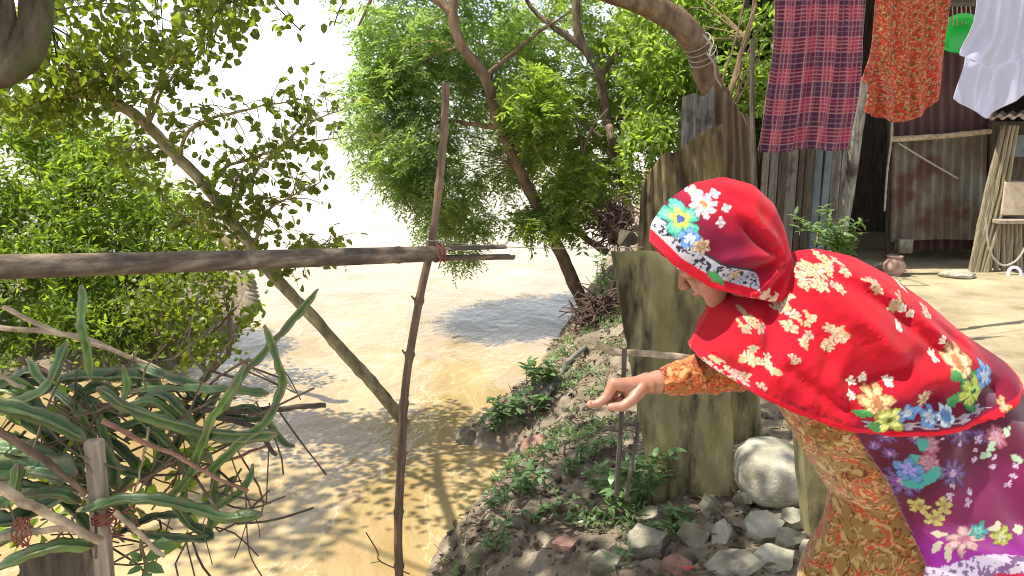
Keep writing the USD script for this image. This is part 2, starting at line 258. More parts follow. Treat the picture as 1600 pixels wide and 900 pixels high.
# muddy river: silt gives the colour, ripples the glitter
usdkit.material(stage, lk('river_water'), {
    'g': ('geometry', {}), 'm': ('mapping', {'scale': (1.0, 0.55, 1.0), 'rotation': (0, 0, 0.5)}),
    'n': ('noise_texture', {'scale': 0.9, 'detail': 5, 'roughness': 0.6, 'distortion': 0.8}),
    'r': ('rgb_ramp', {'ramp': [(0.3, (0.19, 0.13, 0.055)), (0.47, (0.25, 0.175, 0.08)), (0.495, (0.255, 0.18, 0.085)), (0.503, (0.34, 0.27, 0.16)), (0.511, (0.26, 0.185, 0.085)), (0.62, (0.30, 0.22, 0.11)), (0.72, (0.38, 0.31, 0.19))]}),
    'w1': ('noise_texture', {'scale': 2.2, 'detail': 3, 'roughness': 0.55, 'distortion': 0.6}), 'w2': ('noise_texture', {'scale': 11, 'detail': 3, 'roughness': 0.6, 'distortion': 0.4}),
    'k': ('math', {'math_type': 'multiply', 'value2': 0.3}), 's': ('math', {'math_type': 'add'}),
    'bp': ('bump', {'strength': 0.45, 'distance': 0.06}),
    'p': ('principled_bsdf', {'roughness': 0.14, 'ior': 1.33, 'specular_ior_level': 0.4})},
    [('g.position', 'm.vector'), ('m.vector', 'n.vector'), ('m.vector', 'w1.vector'), ('m.vector', 'w2.vector'), ('n.fac', 'r.fac'), ('r.color', 'p.base_color'), ('w2.fac', 'k.value1'), ('w1.fac', 's.value1'), ('k.value', 's.value2'), ('s.value', 'bp.height'), ('bp.normal', 'p.normal')], surface='p.BSDF')

# ---------------------------------------------------------------- water and land
WATER = -0.9
def edge(u, v): return PZ(u, v, WATER)[:2]
EDGE_PX = [(678, 905), (706, 842), (765, 775), (815, 722), (800, 705), (742, 690), (735, 668), (790, 640), (838, 588), (862, 545), (905, 497), (925, 450), (955, 400), (985, 350), (1000, 300), (1005, 262)]
main_edge = [edge(u, v) for u, v in EDGE_PX]
land_main = sg.Polygon([(-40, -30), (-40, 1.7), (-5, 1.8), (-1.3, 2.2), (-0.62, 3.0)] + [tuple(p) for p in main_edge] + [(60, 160), (160, 160), (160, -30)]).buffer(0)
land_left = sg.Polygon([(-3.3, 8.6), (-3.5, 7.7), (-4.6, 7.2), (-8, 6.9), (-22, 6.5), (-22, 14), (-8, 14.5), (-4.4, 12.8), (-3.5, 10.4)])
def spaced(ranges):
    out = [ranges[0][0]]
    for a, b, s in ranges: out += list(np.linspace(a, b, max(1, int(round((b - a) / s))) + 1)[1:])
    return np.array(out)
gx = spaced([(-160, -22, 20), (-22, -5, 0.5), (-5, -1.2, 0.12), (-1.2, 3.2, 0.028), (3.2, 8, 0.08), (8, 24, 0.5), (24, 160, 10)])
gy = spaced([(-30, -2, 2), (-2, 2, 0.12), (2, 6.5, 0.028), (6.5, 13, 0.05), (13, 30, 0.4), (30, 160, 10)])
GX, GY = np.meshgrid(gx, gy, indexing='xy')
def signed(poly, X, Y):
    pts = shapely.points(X.ravel(), Y.ravel()); d = shapely.distance(pts, poly.exterior); return np.where(shapely.contains(poly, pts), d, -d).reshape(X.shape)
def ground_h(X, Y, D=None, D2=None):
    X, Y = np.asarray(X, float), np.asarray(Y, float)
    d = signed(land_main, X, Y) if D is None else D
    d2 = signed(land_left, X, Y) if D2 is None else D2
    p2 = np.stack([X, Y, 0 * X], -1)
    wob = (meshkit.fbm(p2 * 1.3, 3, 5) - 0.5) * 0.5
    dd = d + wob * np.clip(d + 0.3, 0, 1) * 0.8
    rise = np.where(dd > 0, 0.10 + 0.82 * (1 - np.exp(-np.maximum(dd, 0) / 0.75)), np.maximum(0.10 + dd * 0.8, -0.9))
    rough = np.exp(-np.maximum(d - 1.0, 0) / 0.8)
    h = WATER - 0.06 + rise + rough * np.clip(d * 3 + .5, 0, 1) * ((meshkit.fbm(p2 * 3.2, 4, 11) - 0.5) * 0.22 + (np.abs(meshkit.fbm(p2 * 9, 4, 21) - 0.5)) * 0.13 + (meshkit.fbm(p2 * 24, 3, 31) - 0.5) * 0.05)
    h = h + (meshkit.fbm(p2 * 1.1, 4, 3) - 0.5) * 0.07 * (1 - rough)
    h2 = np.where(d2 > 0, WATER + 0.02 + 0.4 * (1 - np.exp(-np.maximum(d2, 0) / 0.8)) + (meshkit.fbm(p2 * 3, 4, 14) - 0.5) * 0.15, WATER - 0.9)
    return np.maximum(h, h2)
H = ground_h(GX, GY)
gv = np.stack([GX, GY, H], -1).reshape(-1, 3)
ny, nx = GX.shape
ii, jj = np.meshgrid(np.arange(ny - 1), np.arange(nx - 1), indexing='ij')
gq = np.stack([ii * nx + jj, ii * nx + jj + 1, (ii + 1) * nx + jj + 1, (ii + 1) * nx + jj], -1).reshape(-1, 4)
obj('ground', (gv, np.vstack([gq[:, [0, 1, 2]], gq[:, [0, 2, 3]]])), 'ground_earth', smooth=True, kind='structure', label='muddy river bank and trodden earth yard', category='ground')
# river sheet: long low ripples close by, flat far out
wx = spaced([(-3000, -60, 400), (-60, -12, 3), (-12, 8, 0.11), (8, 60, 3), (60, 3000, 400)])
wy = spaced([(-60, 1, 4), (1, 16, 0.11), (16, 60, 1.2), (60, 4000, 300)])
WX, WY = np.meshgrid(wx, wy, indexing='xy')
near = np.exp(-np.maximum(np.hypot(WX, WY) - 10, 0) / 8)
pw = np.stack([WX * 1.0 + WY * 0.5, WY * 0.8, 0 * WX], -1)
WZ = WATER + near * ((meshkit.fbm(pw * 1.1, 3, 40) - 0.5) * 0.05)
ny, nx = WX.shape
ii, jj = np.meshgrid(np.arange(ny - 1), np.arange(nx - 1), indexing='ij')
wq = np.stack([ii * nx + jj, ii * nx + jj + 1, (ii + 1) * nx + jj + 1, (ii + 1) * nx + jj], -1).reshape(-1, 4)
obj('river_water', (np.stack([WX, WY, WZ], -1).reshape(-1, 3), np.vstack([wq[:, [0, 1, 2]], wq[:, [0, 2, 3]]])), 'river_water', smooth=True, kind='structure', label='wide muddy tan river', category='river')
def gz(x, y): return float(ground_h(np.array([x]), np.array([y]))[0])
def on_ground(u, v):
    """where the sight line through (u, v) meets the land"""
    d = ray(u, v); y = np.linspace(1.2, 22, 1500); p = EYE + d[None] * (y / d[1])[:, None]
    h = ground_h(p[:, 0], p[:, 1]); k = np.argmax(p[:, 2] <= h)
    return np.array([p[k, 0], p[k, 1], h[k]])

# ---------------------------------------------------------------- leaves
TEMPLATES = {
    'leaflet': (np.array([[0, 0, 0], [0.45, 0.5, 0.06], [1, 0, -0.05], [0.45, -0.5, 0.06]]), np.array([[0, 2, 1], [0, 3, 2]])),
    'oval': (np.array([[0, 0, 0], [0.3, 0.48, 0.1], [0.75, 0.36, 0.06], [1, 0, -0.08], [0.75, -0.36, 0.06], [0.3, -0.48, 0.1], [0.5, 0, 0.0]]),
             np.array([[0, 6, 1], [1, 6, 2], [2, 6, 3], [3, 6, 4], [4, 6, 5], [5, 6, 0]])),
    'blade': (np.array([[0, 0, 0], [0.3, 0.5, 0.05], [0.3, -0.5, 0.05], [0.7, 0.36, -0.02], [0.7, -0.36, -0.02], [1, 0, -0.16]]), np.array([[0, 2, 1], [1, 2, 4], [1, 4, 3], [3, 4, 5]])),
}
def leaves(kind, pos, along, normal, length, width):
    tv, tf = TEMPLATES[kind]; n = len(pos)
    a = unit(along); c = unit(np.cross(normal, a)); b = np.cross(a, c)
    L = np.broadcast_to(np.asarray(length, float), (n,))[:, None, None]; W = np.broadcast_to(np.asarray(width, float), (n,))[:, None, None]
    v = pos[:, None] + L * tv[None, :, 0:1] * a[:, None] + W * tv[None, :, 1:2] * c[:, None] + L * tv[None, :, 2:3] * b[:, None]
    f = tf[None] + (np.arange(n) * len(tv))[:, None, None]
    return v.reshape(-1, 3), f.reshape(-1, 3)
def rand_dirs(rng, n, up=0.0, flat=1.0):
    d = rng.normal(size=(n, 3)); d[:, 2] *= flat; d[:, 2] += up; return unit(d)
def in_blobs(rng, n, blobs, gap=0.0, freq=1.6, seed=0, shell=0.55):
    """n points in the ellipsoids (centre, radii), more near the rim, thinned into clumps"""
    c = np.array([b[0] for b in blobs]); r = np.array([b[1] for b in blobs]); w = np.prod(r, 1) ** 0.8; out = []; have = 0
    while have < n:
        k = rng.choice(len(blobs), size=2 * n, p=w / w.sum()); d = unit(rng.normal(size=(2 * n, 3)))
        p = c[k] + d * (rng.random(2 * n) ** (1 / 3 * shell + 0.16) * 0.95 + 0.21 * np.abs(rng.normal(size=2 * n)))[:, None] * r[k]
        if gap: p = p[meshkit.fbm(p * freq, 3, seed) > gap + rng.normal(size=len(p)) * 0.02]
        out.append(p); have += len(p)
    return np.vstack(out)[:n]
def sprays(rng, base, along, n_pair, length, lw):
    """pinnate leaves: a midrib with paired leaflets"""
    N = len(base); a = unit(along); side = unit(np.cross(a, np.array([0, 0, 1.0]) + rng.normal(size=(N, 3)) * 0.35)); nrm = np.cross(side, a)
    t = np.linspace(0.12, 1, n_pair); L = np.broadcast_to(length, (N,))
    P_ = base[:, None] + (L[:, None] * t[None])[..., None] * a[:, None] - (L[:, None] * t[None] ** 2 * 0.25)[..., None] * np.array([0, 0, 1.0])
    out = []
    for s in (-1, 1):
        al = unit(side[:, None] * s + a[:, None] * 0.55 + rng.normal(size=(N, n_pair, 3)) * 0.22 - np.array([0, 0, 0.18]))
        out.append(leaves('leaflet', P_.reshape(-1, 3), al.reshape(-1, 3), np.repeat(nrm, n_pair, 0) + rng.normal(size=(N * n_pair, 3)) * 0.3,
                          np.repeat(L, n_pair) * lw[0] * (0.75 + 0.5 * rng.random(N * n_pair)), np.repeat(L, n_pair) * lw[1]))
    # midrib
    e = P_[:, -1]; wv = side * 0.0018
    rv = np.stack([base - wv, base + wv, e], 1).reshape(-1, 3); rf = np.arange(N * 3).reshape(-1, 3)
    out.append((rv, rf)); return join(out)
def blob(u, v, y, ru, rv, ry=None):
    return (P(u, v, y), (PX(ru, y), ry if ry is not None else PX((ru + rv) / 2, y) * 0.9, PX(rv, y)))
# ---------------------------------------------------------------- trees on the far side of the bank
rng = np.random.default_rng(7)
def pts(lst): return np.array([P(*q) for q in lst])
def up_from(p, *offs):
    """continue a limb by world offsets"""
    out = [p]
    for o in offs: out.append(out[-1] + np.array(o))
    return np.array(out)
def twigs_in(rng, blobs, limb_pts, n, r=0.008, reach=1.2):
    """thin boughs from the limbs out to the foliage"""
    tgt = in_blobs(rng, n, blobs, shell=0.4); tree = cKDTree(limb_pts); d, k = tree.query(tgt); out = []
    for i in range(n):
        a, b = limb_pts[k[i]], tgt[i]
        if d[i] < 0.1: continue
        m = (a + b) / 2 + np.array([0, 0, 0.12 * d[i]]) + rng.normal(size=3) * 0.05 * d[i]
        out.append(branch([a, m, b], r * (0.6 + 0.5 * d[i]), 0.003, n=7, sides=4))
    return out
# tree A: slim leaning trunk over the water
tA = thing('leaning_tree', 'slim brown-trunked tree with feathery leaves leaning over the water behind the upright bamboo stick', 'tree')
b0 = PZ(918, 490, WATER - 0.15)
trA = np.vstack([[b0], pts([(905, 462, 10.1), (862, 366, 9.6), (808, 258, 9.1), (780, 200, 8.85), (757, 120, 8.6), (722, 72, 8.5), (708, 20, 8.5), (712, -60, 8.6), (690, -170, 8.8)])])
limbsA = [branch(trA, 0.098, 0.036, sides=10, rough=0.05, seed=3, lump=0.25),
          branch(pts([(708, 20, 8.5), (650, -20, 8.7), (600, -30, 9.0), (560, 40, 8.8)]), 0.05, 0.012, rough=0.05, seed=4),
          branch(pts([(780, 200, 8.85), (700, 190, 9.2), (640, 210, 9.3)]), 0.035, 0.01, rough=0.05, seed=5),
          branch(pts([(757, 120, 8.6), (830, 60, 9.2), (900, 10, 10.0)]), 0.03, 0.01, rough=0.05, seed=6)]
blobsA = [blob(650, 50, 9.5, 85, 85, 0.7), blob(610, 150, 9.3, 62, 62, 0.7), blob(690, 130, 9.7, 90, 80, 0.7), blob(620, 225, 9.3, 75, 48, 0.7), blob(685, 290, 9.6, 62, 48, 0.7), blob(640, 280, 9.5, 52, 36, 0.6),
          blob(755, 240, 10.3, 80, 75, 0.7), blob(770, 80, 10.4, 100, 90, 0.7), blob(715, 345, 10.2, 50, 34, 0.6), blob(690, -60, 9.5, 110, 50, 0.7), blob(715, 395, 10.2, 32, 18, 0.4)]
limbsA += twigs_in(rng, blobsA, trA[3:], 26, r=0.005)
obj('trunk', join(limbsA), 'bark_warm', tA)
sp = in_blobs(rng, 4900, blobsA, gap=0.48, freq=2.2, seed=2)
obj('crown', sprays(rng, sp, rand_dirs(rng, len(sp), up=-0.35, flat=0.6), 7, 0.16 + 0.12 * rng.random(len(sp)), (0.34, 0.10)), 'leaf_neem', tA, smooth=False)
# tree B: second brown trunk further right
tB = thing('riverside_tree', 'brown twisted tree standing between the slim leaning trunk and the olive tin sheet', 'tree')
gB = PZ(985, 345, -0.5)
trB = np.vstack([[gB], pts([(965, 250, 10.0), (948, 185, 9.8), (938, 120, 9.7), (912, 75, 9.6), (900, 30, 9.6), (905, -60, 9.7), (930, -200, 10)])])
limbsB = [branch(trB, 0.10, 0.04, sides=10, rough=0.08, seed=13, lump=0.3), branch(pts([(912, 75, 9.6), (870, 45, 9.6), (830, 10, 9.7), (800, -40, 9.8)]), 0.045, 0.015, rough=0.06, seed=14),
          branch(pts([(948, 185, 9.8), (990, 185, 10.4), (1010, 180, 10.2)]), 0.03, 0.01, rough=0.05, seed=15), branch(pts([(938, 120, 9.7), (975, 60, 9.8), (990, 0, 10.6)]), 0.05, 0.02, rough=0.05, seed=16),
          branch(pts([(940, 215, 9.9), (850, 150, 10.0), (810, 110, 10.1)]), 0.025, 0.01, rough=0.05, seed=17)]
blobsB = [blob(870, 60, 10.9, 95, 90, 0.7), blob(890, 190, 11.2, 75, 75, 0.7), blob(850, 250, 11.1, 60, 55, 0.7), blob(960, 60, 11.5, 90, 90, 0.7), blob(980, 190, 11.7, 55, 75, 0.7), blob(880, 320, 11.2, 40, 30, 0.5), blob(930, 280, 11.6, 60, 45, 0.7), blob(930, -60, 11.1, 110, 50, 0.7)]
limbsB += twigs_in(rng, blobsB, trB[1:], 24, r=0.005)
obj('trunk', join(limbsB), 'bark_brown', tB)
sp = in_blobs(rng, 3400, blobsB, gap=0.47, freq=2.4, seed=22)
obj('crown', sprays(rng, sp, rand_dirs(rng, len(sp), up=-0.2, flat=0.7), 6, 0.14 + 0.1 * rng.random(len(sp)), (0.4, 0.15)), 'leaf_fresh', tB, smooth=False)
# thin sapling in front of it
tS = thing('bent_sapling', 'thin bent sapling with a dark crooked stem beside the heap of roots', 'tree')
trS = np.vstack([[PZ(975, 372, -0.45)], pts([(945, 352, 9.2), (925, 338, 9.1), (915, 300, 9.1), (910, 240, 9.0), (898, 190, 9.0), (860, 150, 8.9), (815, 115, 8.8)])])
obj('trunk', join([branch(trS, 0.055, 0.012, rough=0.04, seed=23, lump=0.2), branch(pts([(910, 240, 9.0), (925, 200, 9.0), (950, 170, 9.0)]), 0.02, 0.006)]), 'bark_brown', tS)
bl = [blob(905, 290, 9.0, 45, 40, 0.4), blob(850, 345, 9.2, 55, 28, 0.4), blob(835, 170, 8.9, 50, 55, 0.5)]
sp = in_blobs(rng, 900, bl, seed=31)
obj('crown', sprays(rng, sp, rand_dirs(rng, len(sp), up=-0.2, flat=0.7), 6, 0.14 + 0.1 * rng.random(len(sp)), (0.42, 0.16)), 'leaf_fresh', tS, smooth=False)
# fallen stem at the water edge below the sapling
l = branch(pts([(950, 395, 9.6), (915, 372, 9.7), (880, 350, 9.8), (840, 338, 9.9)]), 0.05, 0.025, rough=0.06, seed=33, lump=0.3)
obj('fallen_branch', l, 'bark_brown', label='bare grey-brown stem arching over the water just right of the slim leaning trunk', category='branch')
# tree C: the thick roped tree behind the tin sheets
tC = thing('roped_tree', 'thick curved tree with a rope wound round it, above the tin sheets', 'tree')
gC = np.array([*P(1130, 300, 7.3)[:2], -0.15])
trC = np.vstack([[gC], pts([(1128, 190, 7.2), (1108, 130, 7.0), (1096, 85, 6.9), (1070, 45, 6.8), (1020, 8, 6.7), (960, -12, 6.6), (880, -50, 6.4), (760, -120, 6.0)])])
tC2 = pts([(1125, 200, 7.3), (1165, 60, 7.6), (1190, -60, 7.5), (1200, -200, 7.5)])
limbsC = [branch(trC, 0.13, 0.09, sides=12, rough=0.05, seed=43, lump=0.3), branch(tC2, 0.028, 0.014, rough=0.05, seed=44)]
blobsC = [blob(1030, 60, 9.4, 70, 85, 0.9), blob(1150, 50, 9.0, 75, 80, 0.8), blob(1040, 160, 9.2, 55, 70, 0.7), blob(1150, 130, 8.6, 55, 55, 0.6), blob(1010, 240, 9.0, 40, 60, 0.5), blob(1120, -50, 9.2, 120, 50, 0.8)]
limbsC += twigs_in(rng, blobsC, np.vstack([trC[2:], tC2]), 22, r=0.005)
obj('trunk', join(limbsC), 'bark_warm', tC)
lp = in_blobs(rng, 10000, blobsC, gap=0.47, freq=2.6, seed=41)
obj('crown', leaves('oval', lp, rand_dirs(rng, len(lp), up=-0.3), rand_dirs(rng, len(lp), up=1.2), 0.075 + 0.05 * rng.random(len(lp)), 0.035 + 0.02 * rng.random(len(lp))), 'leaf_fresh', tC, smooth=False)
# rope round it
rp = []
for k, (u, v) in enumerate([(1088, 66), (1093, 74), (1097, 82), (1099, 90)]):
    c = P(u, v, 6.87); ax = unit(P(1108, 130, 7.0) - P(1070, 45, 6.8)); M = rot_to(ax); th = np.linspace(0, 2 * np.pi, 22)
    ring = c + 0.125 * (np.cos(th)[:, None] * M[:, 0] + np.sin(th)[:, None] * M[:, 1]) + ax * 0.02 * np.sin(th)[:, None]
    rp.append(sweep(ring, 0.005, 6))
rp.append(sweep(spline(pts([(1105, 84, 6.70), (1116, 100, 6.72), (1118, 120, 6.78), (1127, 135, 6.85)]), 12), 0.008, 6)); rp.append(sweep(spline(pts([(1099, 55, 6.7), (1111, 70, 6.7), (1108, 88, 6.7)]), 10), 0.008, 6))
obj('rope', join(rp), 'rope', label='pale rope wound round the curved tree trunk above the tin sheets', category='rope')
# low green shrub and tall shoots behind the sheets
tD = thing('yard_shrub', 'bright green leafy shrub between the roped tree and the plaid cloth', 'shrub')
blD = [blob(1180, 40, 9.5, 45, 70, 0.6), blob(1195, 150, 9.5, 40, 70, 0.6), blob(1150, 110, 9.8, 60, 60, 0.6)]
gD = np.array([*P(1185, 200, 9.5)[:2], -0.05])
obj('stem', join([branch([gD, c[0] + rng.normal(size=3) * 0.1], 0.03, 0.008, seed=k, rough=0.1) for k, c in enumerate(blD)]), 'bark_brown', tD)
lp = in_blobs(rng, 6500, blD, gap=0.4, freq=3, seed=51)
obj('crown', leaves('oval', lp, rand_dirs(rng, len(lp), up=-0.2), rand_dirs(rng, len(lp), up=1.0), 0.08 + 0.05 * rng.random(len(lp)), 0.04 + 0.02 * rng.random(len(lp))), 'leaf_fresh', tD, smooth=False)

# ---------------------------------------------------------------- left bank
# leaning trunk rising from the river, sparse round leaves
tE = thing('river_leaning_tree', 'bare leaning tree trunk rising from the river with sparse dark round leaves', 'tree')
e0 = PZ(648, 684, WATER - 0.2)
trE = np.vstack([[e0], pts([(600, 620, 5.95), (500, 510, 5.9), (425, 425, 5.85), (370, 355, 5.8), (320, 288, 5.8), (270, 238, 5.75), (225, 190, 5.75), (183, 162, 5.7), (135, 140, 5.7), (118, 122, 5.6), (100, 95, 5.6)])])
mainE = [branch(trE[:9], 0.052, 0.04, sides=10, rough=0.03, seed=63, lump=0.25), branch(trE[7:], 0.042, 0.012, rough=0.02, seed=64)]
sub = [[(183, 162, 5.7), (182, 130, 5.65), (184, 100, 5.6), (200, 85, 5.5)], [(183, 162, 5.7), (150, 115, 5.8), (118, 80, 5.9)], [(135, 150, 5.7), (90, 152, 5.75), (60, 160, 5.8)],
       [(232, 195, 5.75), (236, 160, 5.6), (255, 115, 5.5), (285, 70, 5.3)], [(232, 195, 5.75), (262, 130, 6.0), (320, 60, 6.1), (360, 20, 6.2)], [(280, 245, 5.75), (292, 210, 5.6), (330, 185, 5.5), (400, 168, 5.4), (470, 155, 5.3)],
       [(275, 242, 5.75), (240, 228, 5.9), (185, 240, 6.0)], [(360, 340, 5.8), (390, 280, 5.7), (440, 225, 5.6), (500, 185, 5.5), (535, 172, 5.5)], [(325, 295, 5.8), (350, 262, 5.9), (400, 245, 6.0), (470, 225, 6.0), (530, 215, 6.0)],
       [(370, 355, 5.8), (335, 325, 5.6), (305, 318, 5.5)], [(395, 385, 5.8), (420, 330, 5.7), (470, 300, 5.6), (500, 285, 5.6)], [(360, 345, 5.8), (366, 290, 5.7), (390, 250, 5.7)], [(425, 425, 5.85), (470, 400, 5.7), (515, 380, 5.7)], [(400, 395, 5.85), (340, 350, 6.0), (290, 340, 6.1), (250, 300, 6.1)]]
twE, lE, aE = [], [], []
for k, s in enumerate(sub):
    q = pts(s); twE.append(branch(q, 0.016, 0.004, n=14, sides=5, rough=0.05, seed=70 + k)); sp_ = spline(q, 26)
    for i in range(5, 26):
        for r in range(2 if i % 2 else 1):
            d = unit(rng.normal(size=3) * [1, 1, 0.7]); L = 0.1 + 0.28 * rng.random(); e = sp_[i] + d * L; m = sp_[i] + d * L * 0.5 + np.array([0, 0, 0.03])
            twE.append(sweep(spline([sp_[i], m, e], 5), np.linspace(0.0045, 0.002, 5), 3))
            nl = rng.integers(2, 7)
            for j in range(nl):
                lE.append(sp_[i] + d * L * (0.35 + 0.65 * (j + 1) / nl) + rng.normal(size=3) * 0.012); aE.append(d * 0.4 + rng.normal(size=3) * 0.7 - [0, 0, 0.25])
obj('trunk', join(mainE + twE), 'bark_olive', tE)
lE, aE = np.array(lE), np.array(aE)
obj('crown', leaves('oval', lE, aE, rand_dirs(rng, len(lE), up=0.6), 0.05 + 0.032 * rng.random(len(lE)), 0.042 + 0.022 * rng.random(len(lE))), 'leaf_olive', tE, smooth=False)
# second stem that runs along the trunk
obj('bare_branch', branch(pts([(395, 400, 6.5), (365, 385, 6.5), (335, 362, 6.6), (305, 348, 6.7), (285, 345, 6.8)]), 0.05, 0.03, rough=0.04, seed=91, lump=0.2), 'bark_olive', label='short olive stem just left of the leaning trunk, above the bamboo pole', category='branch')
# dense bush
tF = thing('dense_green_bush', 'dense bright green bush on the left bank behind the bamboo pole', 'bush')
blF = [blob(60, 270, 8.6, 110, 85, 0.8), blob(160, 310, 8.4, 100, 85, 0.8), blob(30, 390, 8.3, 110, 90, 0.8), blob(150, 400, 8.2, 120, 80, 0.8), blob(250, 370, 8.3, 75, 62, 0.6), blob(60, 480, 8.0, 120, 80, 0.8), blob(190, 470, 8.0, 90, 75, 0.7), blob(110, 215, 8.7, 80, 50, 0.6), blob(-90, 330, 8.4, 110, 150, 0.9), blob(30, 190, 8.8, 60, 40, 0.5), blob(300, 400, 8.2, 40, 50, 0.4), blob(40, 550, 7.7, 100, 40, 0.4), blob(170, 548, 7.6, 90, 36, 0.4), blob(260, 545, 7.5, 50, 30, 0.3)]
stF = []
for k, b in enumerate(blF):
    g = np.array([b[0][0] * 0.9 - 0.3, b[0][1] + 0.2, -0.65]); stF.append(branch([g, (g + b[0]) / 2 + rng.normal(size=3) * 0.15, b[0]], 0.03, 0.008, seed=k))
obj('stem', join(stF), 'bark_brown', tF)
lp = in_blobs(rng, 46000, blF, gap=0.46, freq=2.6, seed=61, shell=0.5)
al = rand_dirs(rng, len(lp), up=0.15, flat=0.8)
obj('crown', leaves('blade', lp, al, rand_dirs(rng, len(lp), up=0.9), 0.065 + 0.06 * rng.random(len(lp)), 0.018 + 0.014 * rng.random(len(lp))), 'leaf_bush', tF, smooth=False)
# olive scrub under the pole
tG = thing('olive_scrub', 'thin-stemmed scrub with small olive leaves below the bamboo pole', 'shrub')
stG, ends = [], []
for k, s in enumerate([[(320, 606, 7.2), (280, 540, 7.3), (240, 460, 7.4), (225, 420, 7.5)], [(300, 600, 7.4), (262, 545, 7.4), (215, 450, 7.5)], [(340, 600, 7.2), (310, 500, 7.2), (330, 440, 7.2)], [(290, 600, 7.5), (310, 540, 7.4), (370, 480, 7.2)], [(335, 604, 7.1), (360, 540, 7.0), (350, 450, 7.0)], [(270, 600, 7.6), (200, 520, 7.6), (170, 450, 7.6)]]):
    q = pts(s); q[0][2] = -0.75; stG.append(branch(q, 0.03, 0.008, rough=0.05, seed=k, lump=0.2)); ends.append(spline(q, 20)[6:])
blG = [blob(290, 465, 7.3, 85, 50, 0.6), blob(360, 500, 7.1, 36, 50, 0.5), blob(240, 520, 7.4, 60, 45, 0.5), blob(335, 545, 7.1, 50, 24, 0.4), blob(350, 420, 7.1, 60, 36, 0.4), blob(250, 410, 7.4, 50, 30, 0.5)]
stG += twigs_in(rng, blG, np.vstack(ends), 60, r=0.006)
obj('stem', join(stG), 'bark_brown', tG)
lp = in_blobs(rng, 1700, blG, gap=0.5, freq=3.5, seed=71)
obj('crown', leaves('oval', lp, rand_dirs(rng, len(lp), up=-0.2), rand_dirs(rng, len(lp), up=0.8), 0.05 + 0.035 * rng.random(len(lp)), 0.036 + 0.02 * rng.random(len(lp))), 'leaf_scrub', tG, smooth=False)

# ---------------------------------------------------------------- near tree at the top left: the crook of a thick trunk, its crown shades the foreground
tH = thing('near_crooked_tree', 'thick dark crook of a tree close by in the top left corner', 'tree')
hk = [(-330, -60, 2.75), (-200, 70, 2.7), (-95, 112, 2.65), (-20, 112, 2.6), (28, 92, 2.6), (53, 48, 2.6), (57, 5, 2.62), (46, -60, 2.65), (30, -180, 2.7), (90, -330, 2.9), (220, -520, 3.2)]
trH = pts(hk)
trH0 = np.vstack([[-2.75, 2.6, -0.3], [-2.7, 2.7, 0.6], trH[0] * 0.5 + np.array([-1.3, 1.35, 0.75]), trH[1]])
mH = [branch(trH0, 0.15, 0.10, sides=14, seed=101, lump=0.3), branch(trH[1:6], 0.088, 0.05, n=30, sides=18, seed=102, lump=0.22), branch(trH[4:], 0.052, 0.035, sides=14, seed=103, lump=0.2),
      branch(pts([(-10, 112, 2.60), (4, 70, 2.58), (8, 10, 2.57), (-10, -120, 2.6)]), 0.035, 0.02, sides=12, seed=104, lump=0.25)]
blH = [blob(110, 50, 5.6, 90, 70, 0.6), blob(220, 35, 5.5, 90, 60, 0.6), blob(300, 45, 5.4, 60, 60, 0.5), blob(40, 90, 5.7, 90, 80, 0.5), blob(370, 15, 5.3, 50, 32, 0.4), blob(130, 150, 5.7, 60, 40, 0.5), blob(200, -110, 5.2, 260, 110, 1.0), blob(60, 175, 5.8, 70, 30, 0.4)]
arm = pts([(30, -180, 2.7), (60, -200, 3.6), (130, -150, 4.6), (200, -90, 5.2)]); arm2 = pts([(130, -150, 4.6), (90, -60, 5.2), (80, 40, 5.6)]); arm3 = pts([(200, -90, 5.2), (300, -60, 5.3), (370, 0, 5.3)])
mH += [branch(arm, 0.05, 0.03, seed=105), branch(arm2, 0.028, 0.01, seed=106), branch(arm3, 0.025, 0.01, seed=107)]
mH += twigs_in(rng, blH, np.vstack([spline(arm, 20)[10:], spline(arm2, 20), spline(arm3, 20)]), 60, r=0.007)
# the high crown that throws the dapple (above the picture)
SD = SUN_DIR / SUN_DIR[2]
def over(x, y, z, h): return np.array([x, y, z]) + SD * (h - z)
shade = []
OVER = [(over(0.3, 3.3, -0.3, 5.2), (0.9, 0.9, 0.4)), (over(-0.9, 1.5, 0.9, 4.6), (0.6, 0.5, 0.3)), (over(1.1, 4.4, -0.3, 5.6), (0.8, 0.9, 0.4)), (over(-1.6, 4.6, -0.9, 5.4), (0.7, 0.7, 0.35)), (over(0.9, 2.6, 0, 4.8), (0.55, 0.5, 0.3)), (over(2.4, 5.6, 0, 5.6), (0.6, 1.0, 0.4)), (over(-1.85, 2.6, 2.3, 4.4), (0.6, 0.6, 0.3))]
hub = np.array([-0.9, 1.6, 4.6]); mH.append(branch([trH[-1], (trH[-1] + hub) / 2 + [0, 0, .3], hub], 0.05, 0.035, seed=110))
for k, (c, r) in enumerate(OVER): mH.append(branch([hub, (hub + c) / 2 + [0, 0, 0.25], c], 0.03, 0.012, seed=120 + k))
obj('trunk', join(mH), 'bark_dark', tH)
lp = in_blobs(rng, 2900, blH, gap=0.46, freq=2.6, seed=81); l1 = leaves('oval', lp, rand_dirs(rng, len(lp), up=-0.6), rand_dirs(rng, len(lp), up=0.5), 0.05 + 0.04 * rng.random(len(lp)), 0.042 + 0.03 * rng.random(len(lp)))
lq = in_blobs(rng, 4300, OVER, gap=0.5, freq=2.2, seed=82); l2 = leaves('oval', lq, rand_dirs(rng, len(lq), up=-0.3), rand_dirs(rng, len(lq), up=1.2), 0.09 + 0.05 * rng.random(len(lq)), 0.06 + 0.035 * rng.random(len(lq)))
obj('crown', join([l1, l2]), 'leaf_olive', tH, smooth=False)
